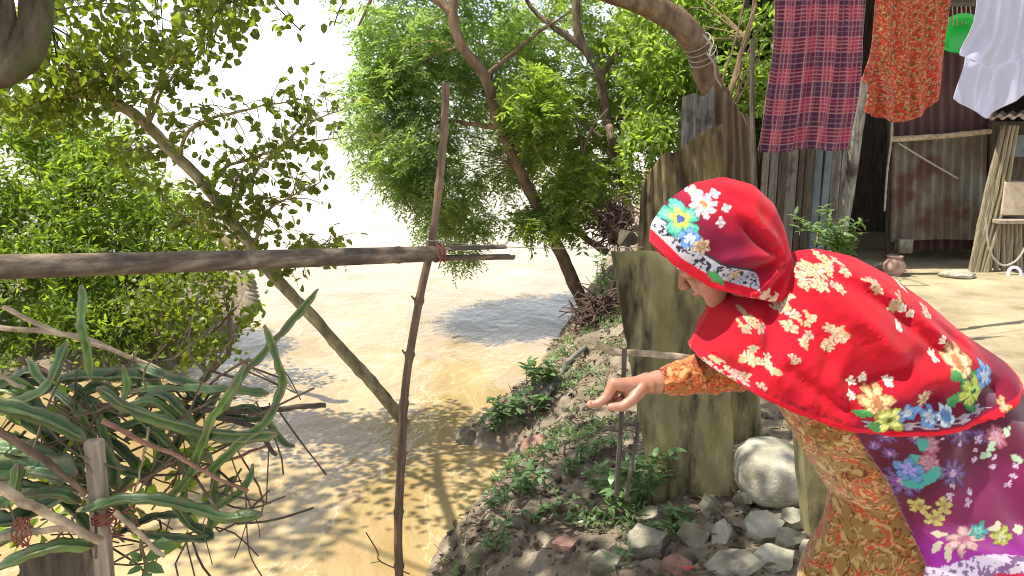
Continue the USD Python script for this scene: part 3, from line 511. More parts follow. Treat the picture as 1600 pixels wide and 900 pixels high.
# hanging leafy twigs that reach into the top of the picture
for lab, path, n in (('small hanging twig with dark leaves at the top, left of the open sky', [(395, -60, 4.6), (425, 0, 4.6), (452, 30, 4.6), (470, 48, 4.6)], 16), ('small hanging twig with dark leaves at the top, right of the open sky', [(560, -60, 4.8), (545, -10, 4.8), (530, 15, 4.8), (522, 40, 4.8)], 14)):
    t = thing('hanging_twig', lab, 'twig'); q = spline(pts(path), 16)
    q0 = np.vstack([q[0] + [-0.3, -0.2, 0.5], q]); obj('stem', sweep(q0, 0.004, 5), 'twig_dark', t)
    k = rng.integers(3, 16, n); lp = q[k] + rng.normal(size=(n, 3)) * 0.035
    obj('leaves', leaves('oval', lp, rand_dirs(rng, n, up=-0.6), rand_dirs(rng, n, up=0.3), 0.055 + 0.02 * rng.random(n), 0.045), 'leaf_olive', t, smooth=False)
# ---------------------------------------------------------------- bamboo pole, upright stick, string
t = thing('bamboo_pole', 'thick grey bamboo pole lying level across the left, split open at its end', 'bamboo pole')
pa = P(690, 396, 3.15) + (P(-420, 419, 1.68) - P(690, 396, 3.15)) * 1.55; pb = P(690, 396, 3.15); pend = P(803, 394, 3.32)
L = np.linalg.norm(pb - pa); n = 160; s = np.linspace(0, 1, n); c = pa + (pb - pa) * s[:, None]
c[:, 2] += -0.012 * np.sin(s * np.pi)
nodes_at = np.arange(0.12, L, 0.36)
rr = 0.0325 + 0.004 * (1 - s)
for q in nodes_at: rr = rr + 0.0028 * np.exp(-((s * L - q) / 0.008) ** 2) - 0.0012 * np.exp(-((s * L - q - 0.016) / 0.008) ** 2)
obj('culm', sweep(c, rr, 28), 'bamboo_grey', t, smooth=40)
ax = unit(pend - pb); M = rot_to(ax, (0, 0, 1))   # M[:,0] up, M[:,1] sideways
def strip(a0, a1, length, droop, start=-0.02):
    m, k = 24, 9; th = np.linspace(a0, a1, k); V = []
    for r_ in (0.0325, 0.0265):
        for i in range(m):
            x = start + (length - start) * i / (m - 1); cc = pb + ax * x + np.array([0, 0, droop * (i / (m - 1)) ** 2])
            w = 1 - 0.5 * max(0, i / (m - 1) - 0.8)
            V.append(cc + r_ * (np.cos(th)[:, None] * M[:, 0] + np.sin(th * w)[:, None] * M[:, 1]))
    V = np.array(V).reshape(2, m, k, 3); idx = np.arange(2 * m * k).reshape(2, m, k); F = []
    def quads(a): F.append(np.stack([a[:-1, :-1], a[1:, :-1], a[1:, 1:], a[:-1, 1:]], -1).reshape(-1, 4))
    quads(idx[0]); quads(idx[1][:, ::-1]); quads(np.stack([idx[0][:, 0], idx[1][:, 0]], 1)[:, ::-1]); quads(np.stack([idx[0][:, -1], idx[1][:, -1]], 1)); quads(np.stack([idx[0][0], idx[1][0]], 1)); quads(np.stack([idx[0][-1], idx[1][-1]], 1)[:, ::-1])
    return V.reshape(-1, 3), np.vstack(F)
def quads_to_mesh(x): return x[0], np.vstack([x[1][:, [0, 1, 2]], x[1][:, [0, 2, 3]]])
obj('split_strip', quads_to_mesh(strip(-1.25, 1.0, 0.30, 0.004)), 'bamboo_grey', t, label='upper split strip of the bamboo end')
obj('split_strip', quads_to_mesh(strip(1.9, 4.3, 0.34, 0.0)), 'bamboo_grey', t, label='lower split strip of the bamboo end')
tv = thing('bamboo_stick', 'thin upright knotty bamboo stick standing in the river, crossing the pole', 'bamboo stick')
q = pts([(697, 130, 3.18), (692, 230, 3.17), (676, 370, 3.15), (655, 470, 3.12), (634, 600, 3.1), (627, 720, 3.08), (622, 830, 3.06), (624, 910, 3.05), (626, 1080, 3.02)]); q[-1][2] = min(q[-1][2], -1.2)
sp_ = spline(q, 150); ll = np.concatenate([[0], np.cumsum(np.linalg.norm(np.diff(sp_, axis=0), axis=1))]); rr = np.linspace(0.0155, 0.0205, 150)
for x in (0.2, 0.42, 0.67, 0.9, 1.14, 1.36, 1.6, 1.85, 2.1): rr = rr + 0.006 * np.exp(-((ll - x) / 0.012) ** 2)
obj('culm', sweep(sp_, rr, 14), 'stick_brown', tv, smooth=50)
kn = []
for x, sgn in ((0.2, -1), (0.67, 1), (0.9, -1), (1.14, -1), (1.6, 1)):
    i = np.argmin(abs(ll - x)); kn.append(sweep(np.array([sp_[i], sp_[i] + [sgn * 0.022, -0.01, 0.012], sp_[i] + [sgn * 0.031, -0.012, 0.026]]), np.array([0.008, 0.006, 0.003]), 6))
for k_ in kn: obj('side_bud', k_, 'stick_brown', tv)
# red string where they cross
tie = P(682, 395, 3.13); rg = []
for k in range(5):
    th = np.linspace(0, 2 * np.pi, 26); cc = tie + ax * (0.008 * k - 0.004)
    rg.append(sweep(cc + (0.0375 + 0.001 * (k % 2)) * (np.cos(th)[:, None] * M[:, 0] + np.sin(th)[:, None] * M[:, 1]) + ax * 0.01 * np.sin(th + k)[:, None], 0.0032, 5))
rg.append(sweep(spline([tie + [0.0, -0.036, 0.02], tie + [0.02, -0.045, -0.02], tie + [0.012, -0.04, -0.06]], 8), 0.0028, 5))
obj('string_tie', join(rg), 'rope_red', label='red string tied round the pole where it meets the upright stick', category='string')
# thin wire from the pole to the slab
wl = spline([P(650, 374, 3.1), P(800, 383, 3.3), P(1005, 386, 3.72)], 40); wl[:, 2] -= 0.01 * np.sin(np.linspace(0, np.pi, 40))
obj('thin_wire', sweep(wl, 0.0022, 5), 'rope', label='thin pale string stretched from the pole end to the top of the slab', category='string')
# bare twig low at the left of the stick
tw = join([sweep(spline(pts([(572, 832, 3.3), (590, 862, 3.3), (594, 877, 3.3), (640, 897, 3.25)]), 14), 0.0032, 5), sweep(spline(pts([(594, 877, 3.3), (578, 880, 3.3)]), 4), 0.002, 4)])
obj('bare_twig', tw, 'twig_dark', label='forked bare twig at the foot of the upright stick', category='twig')

# ---------------------------------------------------------------- slabs, poles and stones on the bank
def slab(corners_px, y, thick, mat, tilt=0.0, parent=None, seed=0, name='slab', **tags):
    """an upright slab through four photographed corners (tl, tr, br, bl), worn at its edges"""
    tl, tr, br, bl = [P(u, v, y + tilt * (v < 500)) for u, v in corners_px]; nu, nv = 22, 46
    U, Vv = np.meshgrid(np.linspace(0, 1, nu), np.linspace(0, 1, nv), indexing='xy'); U, Vv = U[..., None], Vv[..., None]
    S = (1 - Vv) * ((1 - U) * tl + U * tr) + Vv * ((1 - U) * bl + U * br); nrm = unit(np.cross(tr - tl, bl - tl)); nrm = nrm * np.sign(-nrm[1] + 1e-9)
    edge_ = np.minimum(np.minimum(U, 1 - U) * 6, np.minimum(Vv, 1 - Vv) * 12).clip(0, 1)
    wob = (meshkit.fbm(S * 7, 4, seed) - 0.5)[..., None] * 0.02
    S = S + (1 - edge_) * ((meshkit.fbm(S * 16, 3, seed + 5) - 0.5)[..., None] * 0.035 * unit(S.mean((0, 1)) - S)) 
    F_ = S + nrm * (thick / 2 * (0.6 + 0.4 * np.sqrt(edge_)) + wob * 0.35); B_ = S - nrm * (thick / 2 * (0.6 + 0.4 * np.sqrt(edge_)))
    idx = np.arange(2 * nu * nv).reshape(2, nv, nu); Q = []
    def quads(a): Q.append(np.stack([a[:-1, :-1], a[1:, :-1], a[1:, 1:], a[:-1, 1:]], -1).reshape(-1, 4))
    quads(idx[0]); quads(idx[1][:, ::-1])
    for f_, b_ in ((idx[0][:, 0], idx[1][:, 0]), (idx[1][:, -1], idx[0][:, -1]), (idx[1][0], idx[0][0]), (idx[0][-1], idx[1][-1])): quads(np.stack([b_, f_], 1))
    m = trimesh.Trimesh(np.vstack([F_.reshape(-1, 3), B_.reshape(-1, 3)]), quads_to_mesh((None, np.vstack(Q)))[1], process=False); m.fix_normals()
    return obj(name, tm(m), mat, parent, **tags)
slab([(955, 392), (1128, 396), (1150, 790), (1022, 795)], 3.3, 0.055, 'slab_olive', tilt=0.12, seed=3, name='weathered_slab', label='tall weathered olive slab with dark mould streaks standing behind the outstretched hand', category='slab')
slab([(1085, 430), (1170, 440), (1192, 700), (1120, 710)], 3.85, 0.05, 'slab_olive', seed=8, name='rear_slab', label='shaded slab standing just behind and right of the weathered slab', category='slab')
def stick(name, path, r0, r1, mat, lab, cat='stick', sides=8, rough=0.01, seed=0, lump=0.15, group=None, n=None):
    return obj(name, branch(pts(path), r0, r1, n=n or 18, sides=sides, rough=rough, seed=seed, lump=lump), mat, label=lab, category=cat, group=group)
stick('cross_stick', [(930, 538, 3.16), (962, 550, 3.16), (1010, 553, 3.17), (1085, 560, 3.2)], 0.017, 0.014, 'stick_tan', 'greyish stick tied level across the weathered slab', seed=2)
stick('iron_stake', [(976, 545, 3.1), (972, 640, 3.08), (966, 735, 3.06), (964, 775, 3.05)], 0.011, 0.011, 'wood_dark', 'dark stake standing before the slab, left of the two', seed=3)
stick('iron_stake', [(998, 660, 3.08), (992, 700, 3.06), (984, 745, 3.04), (978, 782, 3.03)], 0.009, 0.009, 'wood_dark', 'shorter dark stake beside the foot of the slab', seed=4)
def rock(c, size, seed, cuts=12, rot=0.0, sub=2, smooth=0.5):
    r = np.random.default_rng(seed); d = unit(r.normal(size=(cuts, 3))); p = d * (0.82 + 0.3 * r.random((cuts, 1))); m = trimesh.convex.convex_hull(p)
    for _ in range(sub): m = m.subdivide()
    v = m.vertices.view(np.ndarray).copy(); v = v * (1 - smooth * 0.5) + unit(v) * smooth * 0.5
    v = v + unit(v) * ((meshkit.fbm(v * 2.4 + seed, 4, seed) - 0.5) * 0.22 + (meshkit.fbm(v * 7 + seed, 3, seed) - 0.5) * 0.08)[:, None]
    v = v * np.asarray(size); cs, sn = math.cos(rot), math.sin(rot); v = v @ np.array([[cs, sn, 0], [-sn, cs, 0], [0, 0, 1]])
    return v + np.asarray(c), m.faces.view(np.ndarray)
def shard(c, R, th_, seed):
    """a broken flat piece of concrete or stone, tipped a little"""
    r = np.random.default_rng(seed); n = r.integers(5, 8); a = np.sort(r.random(n) * 0.5 + np.arange(n)) / n * 2 * np.pi; p = np.stack([np.cos(a), 0.8 * np.sin(a)], 1) * R * (0.75 + 0.4 * r.random((n, 1)))
    m = trimesh.convex.convex_hull(np.vstack([np.c_[p, np.full(n, th_ / 2)], np.c_[p * (0.8 + 0.25 * r.random((n, 1))), np.full(n, -th_ / 2)]]))
    for _ in range(3): m = m.subdivide()
    v = m.vertices.view(np.ndarray).copy(); v = v + (np.stack([meshkit.fbm(v * 26 + seed + k, 4, seed) for k in range(3)], 1) - 0.5) * [0.022, 0.022, 0.03]; M5 = rot_to((r.normal() * 0.22, -0.25 + r.normal() * 0.2, 1))
    return v @ M5.T + c, m.faces.view(np.ndarray)
# the big pale stone block
c = P(1206, 738, 3.25); v, f = rock((0, 0, 0), (1, 1, 1), 5, cuts=60, sub=3, smooth=1.0)
d = unit(v); v = d * (1 / ((abs(d[:, 0]) ** 2.3 + abs(d[:, 1]) ** 2.3 + abs(d[:, 2]) ** 3.0) ** (1 / 2.5)))[:, None]
v = v + d * ((meshkit.fbm(v * 2.2, 4, 6) - 0.5) * 0.16 + (meshkit.fbm(v * 8, 3, 6) - 0.5) * 0.04)[:, None]
obj('pale_boulder', (v * [0.165, 0.2, 0.135] + c, f), 'stone_pale', smooth=60, label='big rounded pale stone lying behind the patterned dress', category='boulder')
q = pts([(1258, 640, 2.75), (1275, 825, 2.75)]); v, f = sweep(spline(q, 20), 0.05, 18, section=lambda a, t: 1 / (abs(np.cos(a)) ** 5 + abs(np.sin(a)) ** 5) ** 0.2 + 0 * t)
obj('short_post', (v + (meshkit.fbm(v * 14, 3, 4) - 0.5)[:, None] * 0.008, f), 'slab_olive', label='short grey post between the pale boulder and the patterned dress', category='post')
ROCKS = [((1085, 838), (62, 40), 'stone_grey', 'rounded olive-grey stone left of the leaning stone shard'), ((1060, 895), (45, 22), 'stone_brick', 'reddish broken brick lump at the bottom edge'), ((1010, 858), (60, 24), 'stone_grey', 'long flat grey stone left of the brick lump'),
         ((1130, 838), (38, 46), 'stone_pale', 'leaning pale stone shard in the middle of the rubble'), ((1190, 830), (62, 40), 'stone_pale', 'broad pale stone with a flat top below the boulder'), ((1245, 820), (34, 24), 'stone_pale', 'small pinkish pale stone at the foot of the short post'),
         ((1236, 852), (40, 22), 'stone_grey', 'dark-sided stone tucked beside the gold dress'), ((1210, 880), (56, 36), 'stone_pale', 'squarish pale stone in front with a dark shaded face'), ((1275, 862), (52, 48), 'stone_pale', 'large pale stone partly covered by the gold dress'),
         ((1148, 893), (72, 30), 'stone_grey', 'broad grey stone at the bottom edge in front of the rubble'), ((1015, 815), (36, 18), 'stone_grey', 'small mossy stone beside the lowest weeds'), ((940, 893), (46, 26), 'stone_grey', 'grey stone in the mud at the bottom edge'), ((880, 862), (40, 20), 'stone_brick', 'brownish stone half sunk in the bank mud'),
         ((835, 700), (48, 40), 'stone_brick', 'brown clod at the water edge above the leafy weeds'), ((1110, 800), (30, 16), 'stone_grey', 'small dark stone in the shade right of the slab foot'), ((1160, 790), (24, 14), 'stone_grey', 'small stone against the lower left of the boulder')]
for k, ((u, v_), (w, h), mat, lab) in enumerate(ROCKS):
    g = on_ground(u, v_ + h * 0.25); y = g[1]
    W_ = PX(w, y)
    if h / w > 0.9 or 'rounded' in lab or 'clod' in lab: geo = rock(g + [0, 0.02, PX(h, y) * 0.20], (W_ * 0.55, W_ * 0.5, PX(h, y) * 0.62), 200 + k, cuts=14, rot=k * 1.3, smooth=0.25)
    else: geo = shard(g + [0, 0.02, 0.025], W_ * 0.66, 0.035 + 0.02 * (k % 3), 200 + k)
    obj('rubble_stone', geo, mat, smooth=22, label=lab, category='stone', group='rubble stones on the bank')
g = on_ground(1085, 893); rb = rock(g + [0, 0, 0.012], (0.05, 0.04, 0.012), 77, cuts=8, smooth=0.1); obj('plastic_scrap', rb, 'red_plastic', label='scrap of bright red plastic among the stones at the bottom edge', category='plastic scrap')
# loose small things: stones, clods, dry leaves and sticks on the bank
r2 = np.random.default_rng(17); parts = []; px_ = []
while len(px_) < 1500:
    u, v_ = r2.uniform(690, 1300), r2.uniform(480, 905)
    px_.append((u, v_))
proto = [rock((0, 0, 0), (1, 1, 0.7), 300 + k, cuts=10, sub=1, smooth=0.5) for k in range(8)]
gxy = np.stack([r2.uniform(-0.6, 2.2, 2600), r2.uniform(2.0, 8.5, 2600)], 1); dg = signed(land_main, gxy[:, 0], gxy[:, 1]); gxy = gxy[(dg > 0.03) & (dg < 2.0)]
gh = ground_h(gxy[:, 0], gxy[:, 1])
for k in range(len(gxy)):
    v, f = proto[k % 8]; s = 0.008 + 0.03 * r2.random() ** 4; a = r2.random() * 6.3
    parts.append((v @ np.array([[math.cos(a), math.sin(a), 0], [-math.sin(a), math.cos(a), 0], [0, 0, 1]]) * s + [gxy[k, 0], gxy[k, 1], gh[k] + s * 0.25], f))
obj('loose_pebbles', join(parts), 'stone_mud', smooth=40, kind='stuff', label='small stones and clods scattered over the muddy bank', category='pebbles')
gxy = np.stack([r2.uniform(-0.6, 2.4, 9000), r2.uniform(2.0, 9.5, 9000)], 1); dg = signed(land_main, gxy[:, 0], gxy[:, 1]); gxy = gxy[(dg > 0.02) & (dg < 1.9)]
gp = np.stack([gxy[:, 0], gxy[:, 1], ground_h(gxy[:, 0], gxy[:, 1])], 1); keep = meshkit.fbm(gp * 2.5, 3, 91) > 0.40; gp = gp[keep]; n = len(gp)
m1 = leaves('oval', gp[: n // 2] + [0, 0, 0.008], rand_dirs(r2, n // 2, up=0.1, flat=0.3), rand_dirs(r2, n // 2, up=1.4), 0.03 + 0.04 * r2.random(n // 2), 0.016 + 0.02 * r2.random(n // 2))
st = []
for p in gp[n // 2:][:900]:
    d = rand_dirs(r2, 1, up=0.08, flat=0.25)[0]; L = 0.05 + 0.16 * r2.random(); st.append(sweep(np.array([p - d * L / 2 + [0, 0, .008], p + [0, 0, 0.018], p + d * L / 2 + [0, 0, .01]]), 0.0018 + 0.003 * r2.random(), 4))
obj('dry_litter', join([m1] + st), 'debris', smooth=False, kind='stuff', label='dry leaves and bits of stick littering the bank', category='litter')
gxy = np.stack([r2.uniform(-0.5, 1.6, 9000), r2.uniform(2.4, 7.5, 9000)], 1); dg = signed(land_main, gxy[:, 0], gxy[:, 1]); gxy = gxy[(dg > 0.12) & (dg < 1.15)]
gp = np.stack([gxy[:, 0], gxy[:, 1], ground_h(gxy[:, 0], gxy[:, 1])], 1); gp = gp[meshkit.fbm(gp * 2.2 + 4, 3, 95) > 0.63]; n = len(gp); gp = np.repeat(gp, 3, 0) + r2.normal(size=(3 * n, 3)) * [0.018, 0.018, 0.0] + [0, 0, 0.02]; gp[:, 2] += 0.04 * r2.random(3 * n)
obj('ground_cover', leaves('blade', gp, rand_dirs(r2, 3 * n, up=0.5), rand_dirs(r2, 3 * n, up=1.0), 0.025 + 0.03 * r2.random(3 * n), 0.008 + 0.008 * r2.random(3 * n)), 'leaf_weed', smooth=False, kind='stuff', label='thin pale green seedlings sprinkled over the bank', category='ground cover')
# driftwood block in the shallows, long root on the bank
stick('driftwood_plank', [(738, 668, 5.95), (775, 678, 5.9), (812, 692, 5.8)], 0.045, 0.05, 'wood_dark', 'dark piece of driftwood lying at the water edge below the upper weeds', 'driftwood', seed=31, lump=0.4, sides=7)
g = PZ(726, 690, WATER); obj('trash_clump', rock(g + [0, 0, 0.04], (0.085, 0.08, 0.10), 61, cuts=30, smooth=0.1, sub=3), 'stone_grey', smooth=20, label='grey clump of wet litter at the end of the driftwood', category='litter')
def on_path(path, lift): return [tuple(on_ground(u, v_) + [0, 0, lift]) for u, v_ in path]
obj('exposed_root', branch(np.array(on_path([(825, 815), (850, 800), (880, 802), (920, 806), (965, 808)], 0.02)), 0.02, 0.01, n=22, seed=35, lump=0.3, rough=0.01), 'stick_brown', label='long bare root lying along the lower bank', category='root')
obj('exposed_root', branch(np.array(on_path([(700, 700), (720, 690), (745, 668), (770, 662)], 0.03)), 0.012, 0.008, n=14, seed=36, lump=0.3), 'twig_dark', label='short dark root at the tip of the driftwood', category='root')
obj('wood_length', branch(np.array(on_path([(835, 640), (862, 610), (890, 570), (915, 548)], 0.03)), 0.035, 0.018, n=18, seed=37, lump=0.3), 'wood_grey', label='grey length of wood lying up the bank beside the upper weeds', category='wood')
# root heaps
def root_heap(cpx, y, ru, rv, n, lab, seed, rise=0.15):
    r = np.random.default_rng(seed); c = P(*cpx, y); R = np.array([PX(ru, y), PX(ru, y) * 1.1, PX(rv, y)]); out = []
    for k in range(n):
        a = c + unit(r.normal(size=3)) * R * r.random() ** 0.4; d = unit(r.normal(size=3) * [1, 1, 0.9] + [0, 0, -0.2]); L = 0.12 + 0.28 * r.random()
        m = a + d * L * 0.5 + r.normal(size=3) * 0.05; out.append(sweep(spline([a, m, a + d * L + r.normal(size=3) * 0.05], 7), np.linspace(0.011, 0.004, 7) * (0.5 + r.random()), 4))
    bulk = rock(c - [0, -0.05, 0.05], R * 0.8, seed, cuts=30, sub=3, smooth=0.5)
    t = thing('root_heap', lab, 'roots'); obj('roots', join(out), 'roots', t, smooth=False); obj('earth', bulk, 'soil', t, smooth=True)
root_heap((938, 505), 7.6, 28, 56, 420, 'tangle of dry brown roots hanging down left of the weathered slab', 401)
root_heap((962, 348), 8.6, 24, 34, 200, 'dark heap of roots and earth above the slab, left of the olive tin sheet', 402)
g = P(978, 372, 6.6); obj('bank_stone', rock(g, (0.13, 0.1, 0.085), 66, cuts=14, smooth=0.2), 'stone_mud', smooth=25, label='brown stone resting at the foot of the upper root heap', category='stone')

# ---------------------------------------------------------------- weeds on the bank
def weed(u, v_, w, h, n, lab, seed, y=None, mat='leaf_weed', size=0.05, group='green weeds on the bank', name='bank_weed', base=None):
    r = np.random.default_rng(seed); g = on_ground(u, v_ + h * 0.42) if base is None else base; y = g[1]; W, H_ = PX(w, y) / 2, PX(h, y); st, lp, la = [], [], []
    n = int(n * 0.75); ns = max(5, n // 14)
    for k in range(ns):
        o = g + np.array([r.normal() * W * 0.45, r.normal() * W * 0.4, 0]); o[2] = gz(o[0], o[1]) - 0.01 if base is None else g[2]
        tip = o + np.array([r.normal() * W * 0.4, r.normal() * W * 0.4 - 0.05, H_ * (0.45 + 0.55 * r.random())]); p = spline([o, (o + tip) / 2 + r.normal(size=3) * 0.02, tip], 9); st.append(sweep(p, np.linspace(0.0045, 0.002, 9), 4))
        for j in range(14):
            i = r.integers(3, 9); lp.append(p[i]); la.append(unit(np.array([math.cos(j * 2.4), math.sin(j * 2.4), 0.25 + 0.3 * r.normal()])))
    t = thing(name, lab, 'plant', group); obj('stem', join(st), 'leaf_weed', t, smooth=False)
    lp, la = np.array(lp), np.array(la)
    obj('leaves', leaves('blade', lp, la, np.array([0, 0, 1.0]) + r.normal(size=lp.shape) * 0.3, size * (0.7 + 0.6 * r.random(len(lp))), size * 0.42), mat, t, smooth=False)
weed(850, 590, 60, 60, 130, 'weed with long leaves, uppermost on the bank by the water', 501, size=0.09)
weed(812, 625, 80, 55, 170, 'broad clump of weeds just above the driftwood', 502, size=0.085)
weed(778, 640, 50, 36, 90, 'low weed touching the water beside the driftwood', 503, size=0.075)
weed(820, 740, 95, 75, 190, 'leafy weed overhanging the water below the brown clod', 504, size=0.06)
weed(868, 785, 70, 46, 170, 'fine-leaved low weed above the long root', 505, size=0.035)
weed(918, 690, 80, 60, 170, 'pale yellow-green weed below the pointing hand', 506, size=0.045)
weed(1000, 745, 110, 110, 240, 'tall broad-leaved weed at the foot of the slab', 507, size=0.075)
weed(945, 745, 80, 70, 160, 'spreading weed left of the slab foot', 508, size=0.06)
weed(775, 835, 60, 55, 110, 'thin weed on the lowest lip of the bank', 509, size=0.04)
weed(770, 770, 50, 40, 60, 'sparse trailing weed at the water edge', 510, size=0.045)
weed(890, 720, 60, 40, 110, 'small weed on the bare bank between the clod and the stakes', 511, size=0.04)
weed(1040, 800, 70, 40, 90, 'dark low weed in the shade under the slab', 512, size=0.05)
weed(940, 425, 30, 70, 120, 'green creeper hanging left of the slab top', 513, base=P(940, 462, 7.0), size=0.07, name='creeper')
# ---------------------------------------------------------------- cut cactus and sticks heaped on the fence at the lower left
cact = thing('climbing_cactus', 'heap of long three-winged green cactus stems tangled over a rough fence post', 'cactus')
def cactus(path, w, y0, y1=None, mat='cactus_green', seed=0, teeth=True, parent=cact, lab=None):
    r = np.random.default_rng(seed); y1 = y0 if y1 is None else y1; k = len(path)
    q = np.array([P(u, v, y0 + (y1 - y0) * i / max(k - 1, 1) + r.normal() * 0.015) for i, (u, v) in enumerate(path)])
    L = np.linalg.norm(np.diff(q, axis=0), axis=1).sum(); n = max(20, int(L / 0.009)); p = spline(q, n); t = np.linspace(0, 1, n); R = PX(w, (y0 + y1) / 2) * 0.47
    sides = 24; tp = np.minimum(1, np.minimum(t * L / 0.05 + 0.35, (1 - t) * L / 0.025 + 0.3))
    def sec(a, tt):
        lobe = 0.5 + 0.5 * np.cos(3 * a); wing = 0.2 + 0.8 * lobe ** 3.6
        tooth = 1 + 0.36 * lobe ** 2 * (np.abs(np.sin(tt * L / 0.042 * np.pi + seed)) ** 0.6 - 0.5); return wing * tooth
    v, f = sweep(p, R * tp, sides, sec, twist=r.normal() * 1.2 * L)
    v = v + (np.stack([meshkit.fbm(v * 18 + 7 * k_, 3, seed) for k_ in range(3)], 1) - 0.5) * 0.016
    ang = np.tile(np.arange(sides) * 2 * np.pi / sides, n); lb = (0.5 + 0.5 * np.cos(3 * ang)) ** 6; nn = meshkit.fbm(v[:len(ang)] * 16 + seed, 4, seed); fine = meshkit.fbm(v[:len(ang)] * 60, 3, seed + 2)
    pale = r.random() * 0.6 + (0.5 if mat == 'cactus_pale' else 0.0); g = np.array([0.02, 0.06, 0.012]) * (1 - pale) + np.array([0.075, 0.15, 0.03]) * pale
    col = g * (0.5 + 1.0 * nn)[:, None]; k_ = np.clip(lb * 0.75 * (0.4 + fine), 0, 1)[:, None]; col = col * (1 - k_) + np.array([0.2, 0.2, 0.085]) * k_; k_ = np.clip((fine - 0.6) * 8, 0, 1)[:, None] * np.clip((nn - 0.42) * 6, 0, 1)[:, None]; col = col * (1 - k_) + np.array([0.15, 0.10, 0.05]) * k_
    k_ = np.repeat(np.clip(1 - np.minimum(t * L, (1 - t) * L) / 0.018, 0, 1), sides)[:, None]; col = col * (1 - k_) + np.array([0.16, 0.11, 0.06]) * k_; col = np.vstack([col, col[:1], col[-1:]])
    return obj('stem', (v, f), 'cactus_skin', parent, smooth=True, label=lab, color=col)
C = [([(150, 607), (171, 617), (213, 644), (293, 668), (373, 681), (434, 678)], 25, 1.42, 1.5, 'cactus_green'), ([(-60, 622), (0, 636), (53, 649), (100, 668), (134, 690)], 31, 1.35, 1.45, 'cactus_green'),
     ([(142, 590), (138, 555), (133, 515), (127, 446)], 17, 1.55, 1.55, 'cactus_pale'), ([(497, 452), (454, 505), (420, 545), (384, 580), (341, 650)], 15, 1.6, 1.5, 'cactus_green'),
     ([(413, 511), (428, 540), (438, 570), (440, 600), (421, 650), (373, 692), (320, 745)], 17, 1.52, 1.46, 'cactus_green'), ([(382, 570), (355, 615), (331, 655), (310, 705), (296, 742), (258, 782)], 16, 1.42, 1.5, 'cactus_pale'),
     ([(-40, 655), (10, 632), (70, 605), (95, 560), (108, 530)], 19, 1.5, 1.6, 'cactus_pale'), ([(80, 598), (130, 588), (190, 586), (250, 592)], 24, 1.62, 1.65, 'cactus_green'), ([(200, 614), (260, 606), (347, 610), (420, 618)], 16, 1.58, 1.6, 'cactus_pale'),
     ([(-80, 745), (-20, 742), (50, 730), (120, 742)], 52, 1.46, 1.52, 'cactus_green'), ([(120, 800), (170, 785), (245, 780), (299, 792), (350, 812), (410, 803)], 22, 1.38, 1.42, 'cactus_green'),
     ([(-10, 895), (40, 868), (90, 852), (150, 852)], 27, 1.32, 1.38, 'cactus_pale'), ([(341, 720), (334, 760), (331, 800), (322, 845)], 15, 1.52, 1.52, 'cactus_green'), ([(394, 722), (392, 745), (375, 770), (335, 795)], 16, 1.5, 1.48, 'cactus_green'),
     ([(175, 775), (215, 740), (256, 719), (282, 680), (300, 655), (345, 612)], 15, 1.64, 1.6, 'cactus_green'), ([(-60, 815), (0, 790), (20, 770), (32, 725)], 24, 1.34, 1.4, 'cactus_pale'), ([(205, 570), (250, 585), (300, 600), (340, 615)], 18, 1.66, 1.62, 'cactus_green'),
     ([(140, 690), (160, 708), (178, 738), (184, 765)], 27, 1.52, 1.5, 'cactus_green'), ([(262, 780), (300, 820), (330, 838), (280, 842), (225, 836)], 17, 1.5, 1.5, 'cactus_green'), ([(-60, 800), (10, 815), (70, 790), (120, 765)], 36, 1.5, 1.5, 'cactus_green'),
     ([(190, 570), (196, 600), (192, 635)], 15, 1.5, 1.5, 'cactus_pale'), ([(-40, 700), (20, 705), (80, 715), (130, 745)], 34, 1.55, 1.52, 'cactus_green'), ([(-60, 860), (-5, 845), (50, 822)], 30, 1.5, 1.5, 'cactus_green'), ([(60, 705), (100, 690), (150, 650), (210, 640)], 22, 1.64, 1.66, 'cactus_green'),
     ([(330, 655), (365, 640), (400, 640), (440, 690), (460, 697)], 13, 1.62, 1.58, 'cactus_green'), ([(110, 770), (150, 760), (185, 790), (210, 835)], 26, 1.56, 1.55, 'cactus_green'), ([(230, 660), (275, 640), (330, 575)], 14, 1.68, 1.66, 'cactus_green'), ([(-50, 600), (20, 612), (60, 640), (90, 690)], 24, 1.66, 1.62, 'cactus_green'),
     ([(20, 780), (80, 770), (125, 785)], 24, 1.44, 1.46, 'cactus_green')]
C += [([(-40, 675), (30, 690), (90, 720), (140, 760), (170, 800)], 18, 1.6, 1.6, 'cactus_green'), ([(40, 560), (70, 600), (120, 640), (150, 700)], 18, 1.64, 1.6, 'cactus_green'), ([(10, 720), (60, 700), (120, 705), (190, 735), (240, 745)], 17, 1.58, 1.6, 'cactus_green'), ([(200, 640), (260, 690), (290, 740), (285, 790)], 14, 1.6, 1.6, 'cactus_green'), ([(280, 600), (330, 640), (390, 655), (428, 640)], 13, 1.64, 1.62, 'cactus_green'), ([(60, 640), (110, 670), (180, 668), (250, 650), (310, 612)], 15, 1.66, 1.66, 'cactus_pale'),
      ([(-30, 770), (30, 760), (90, 775), (140, 830)], 24, 1.55, 1.52, 'cactus_green'), ([(180, 840), (230, 812), (290, 805), (340, 780), (365, 745)], 15, 1.56, 1.56, 'cactus_green'), ([(-40, 625), (30, 655), (80, 690), (100, 740)], 26, 1.62, 1.58, 'cactus_green'), ([(215, 590), (225, 640), (250, 690), (240, 740)], 14, 1.65, 1.62, 'cactus_green')]
rc = np.random.default_rng(77)
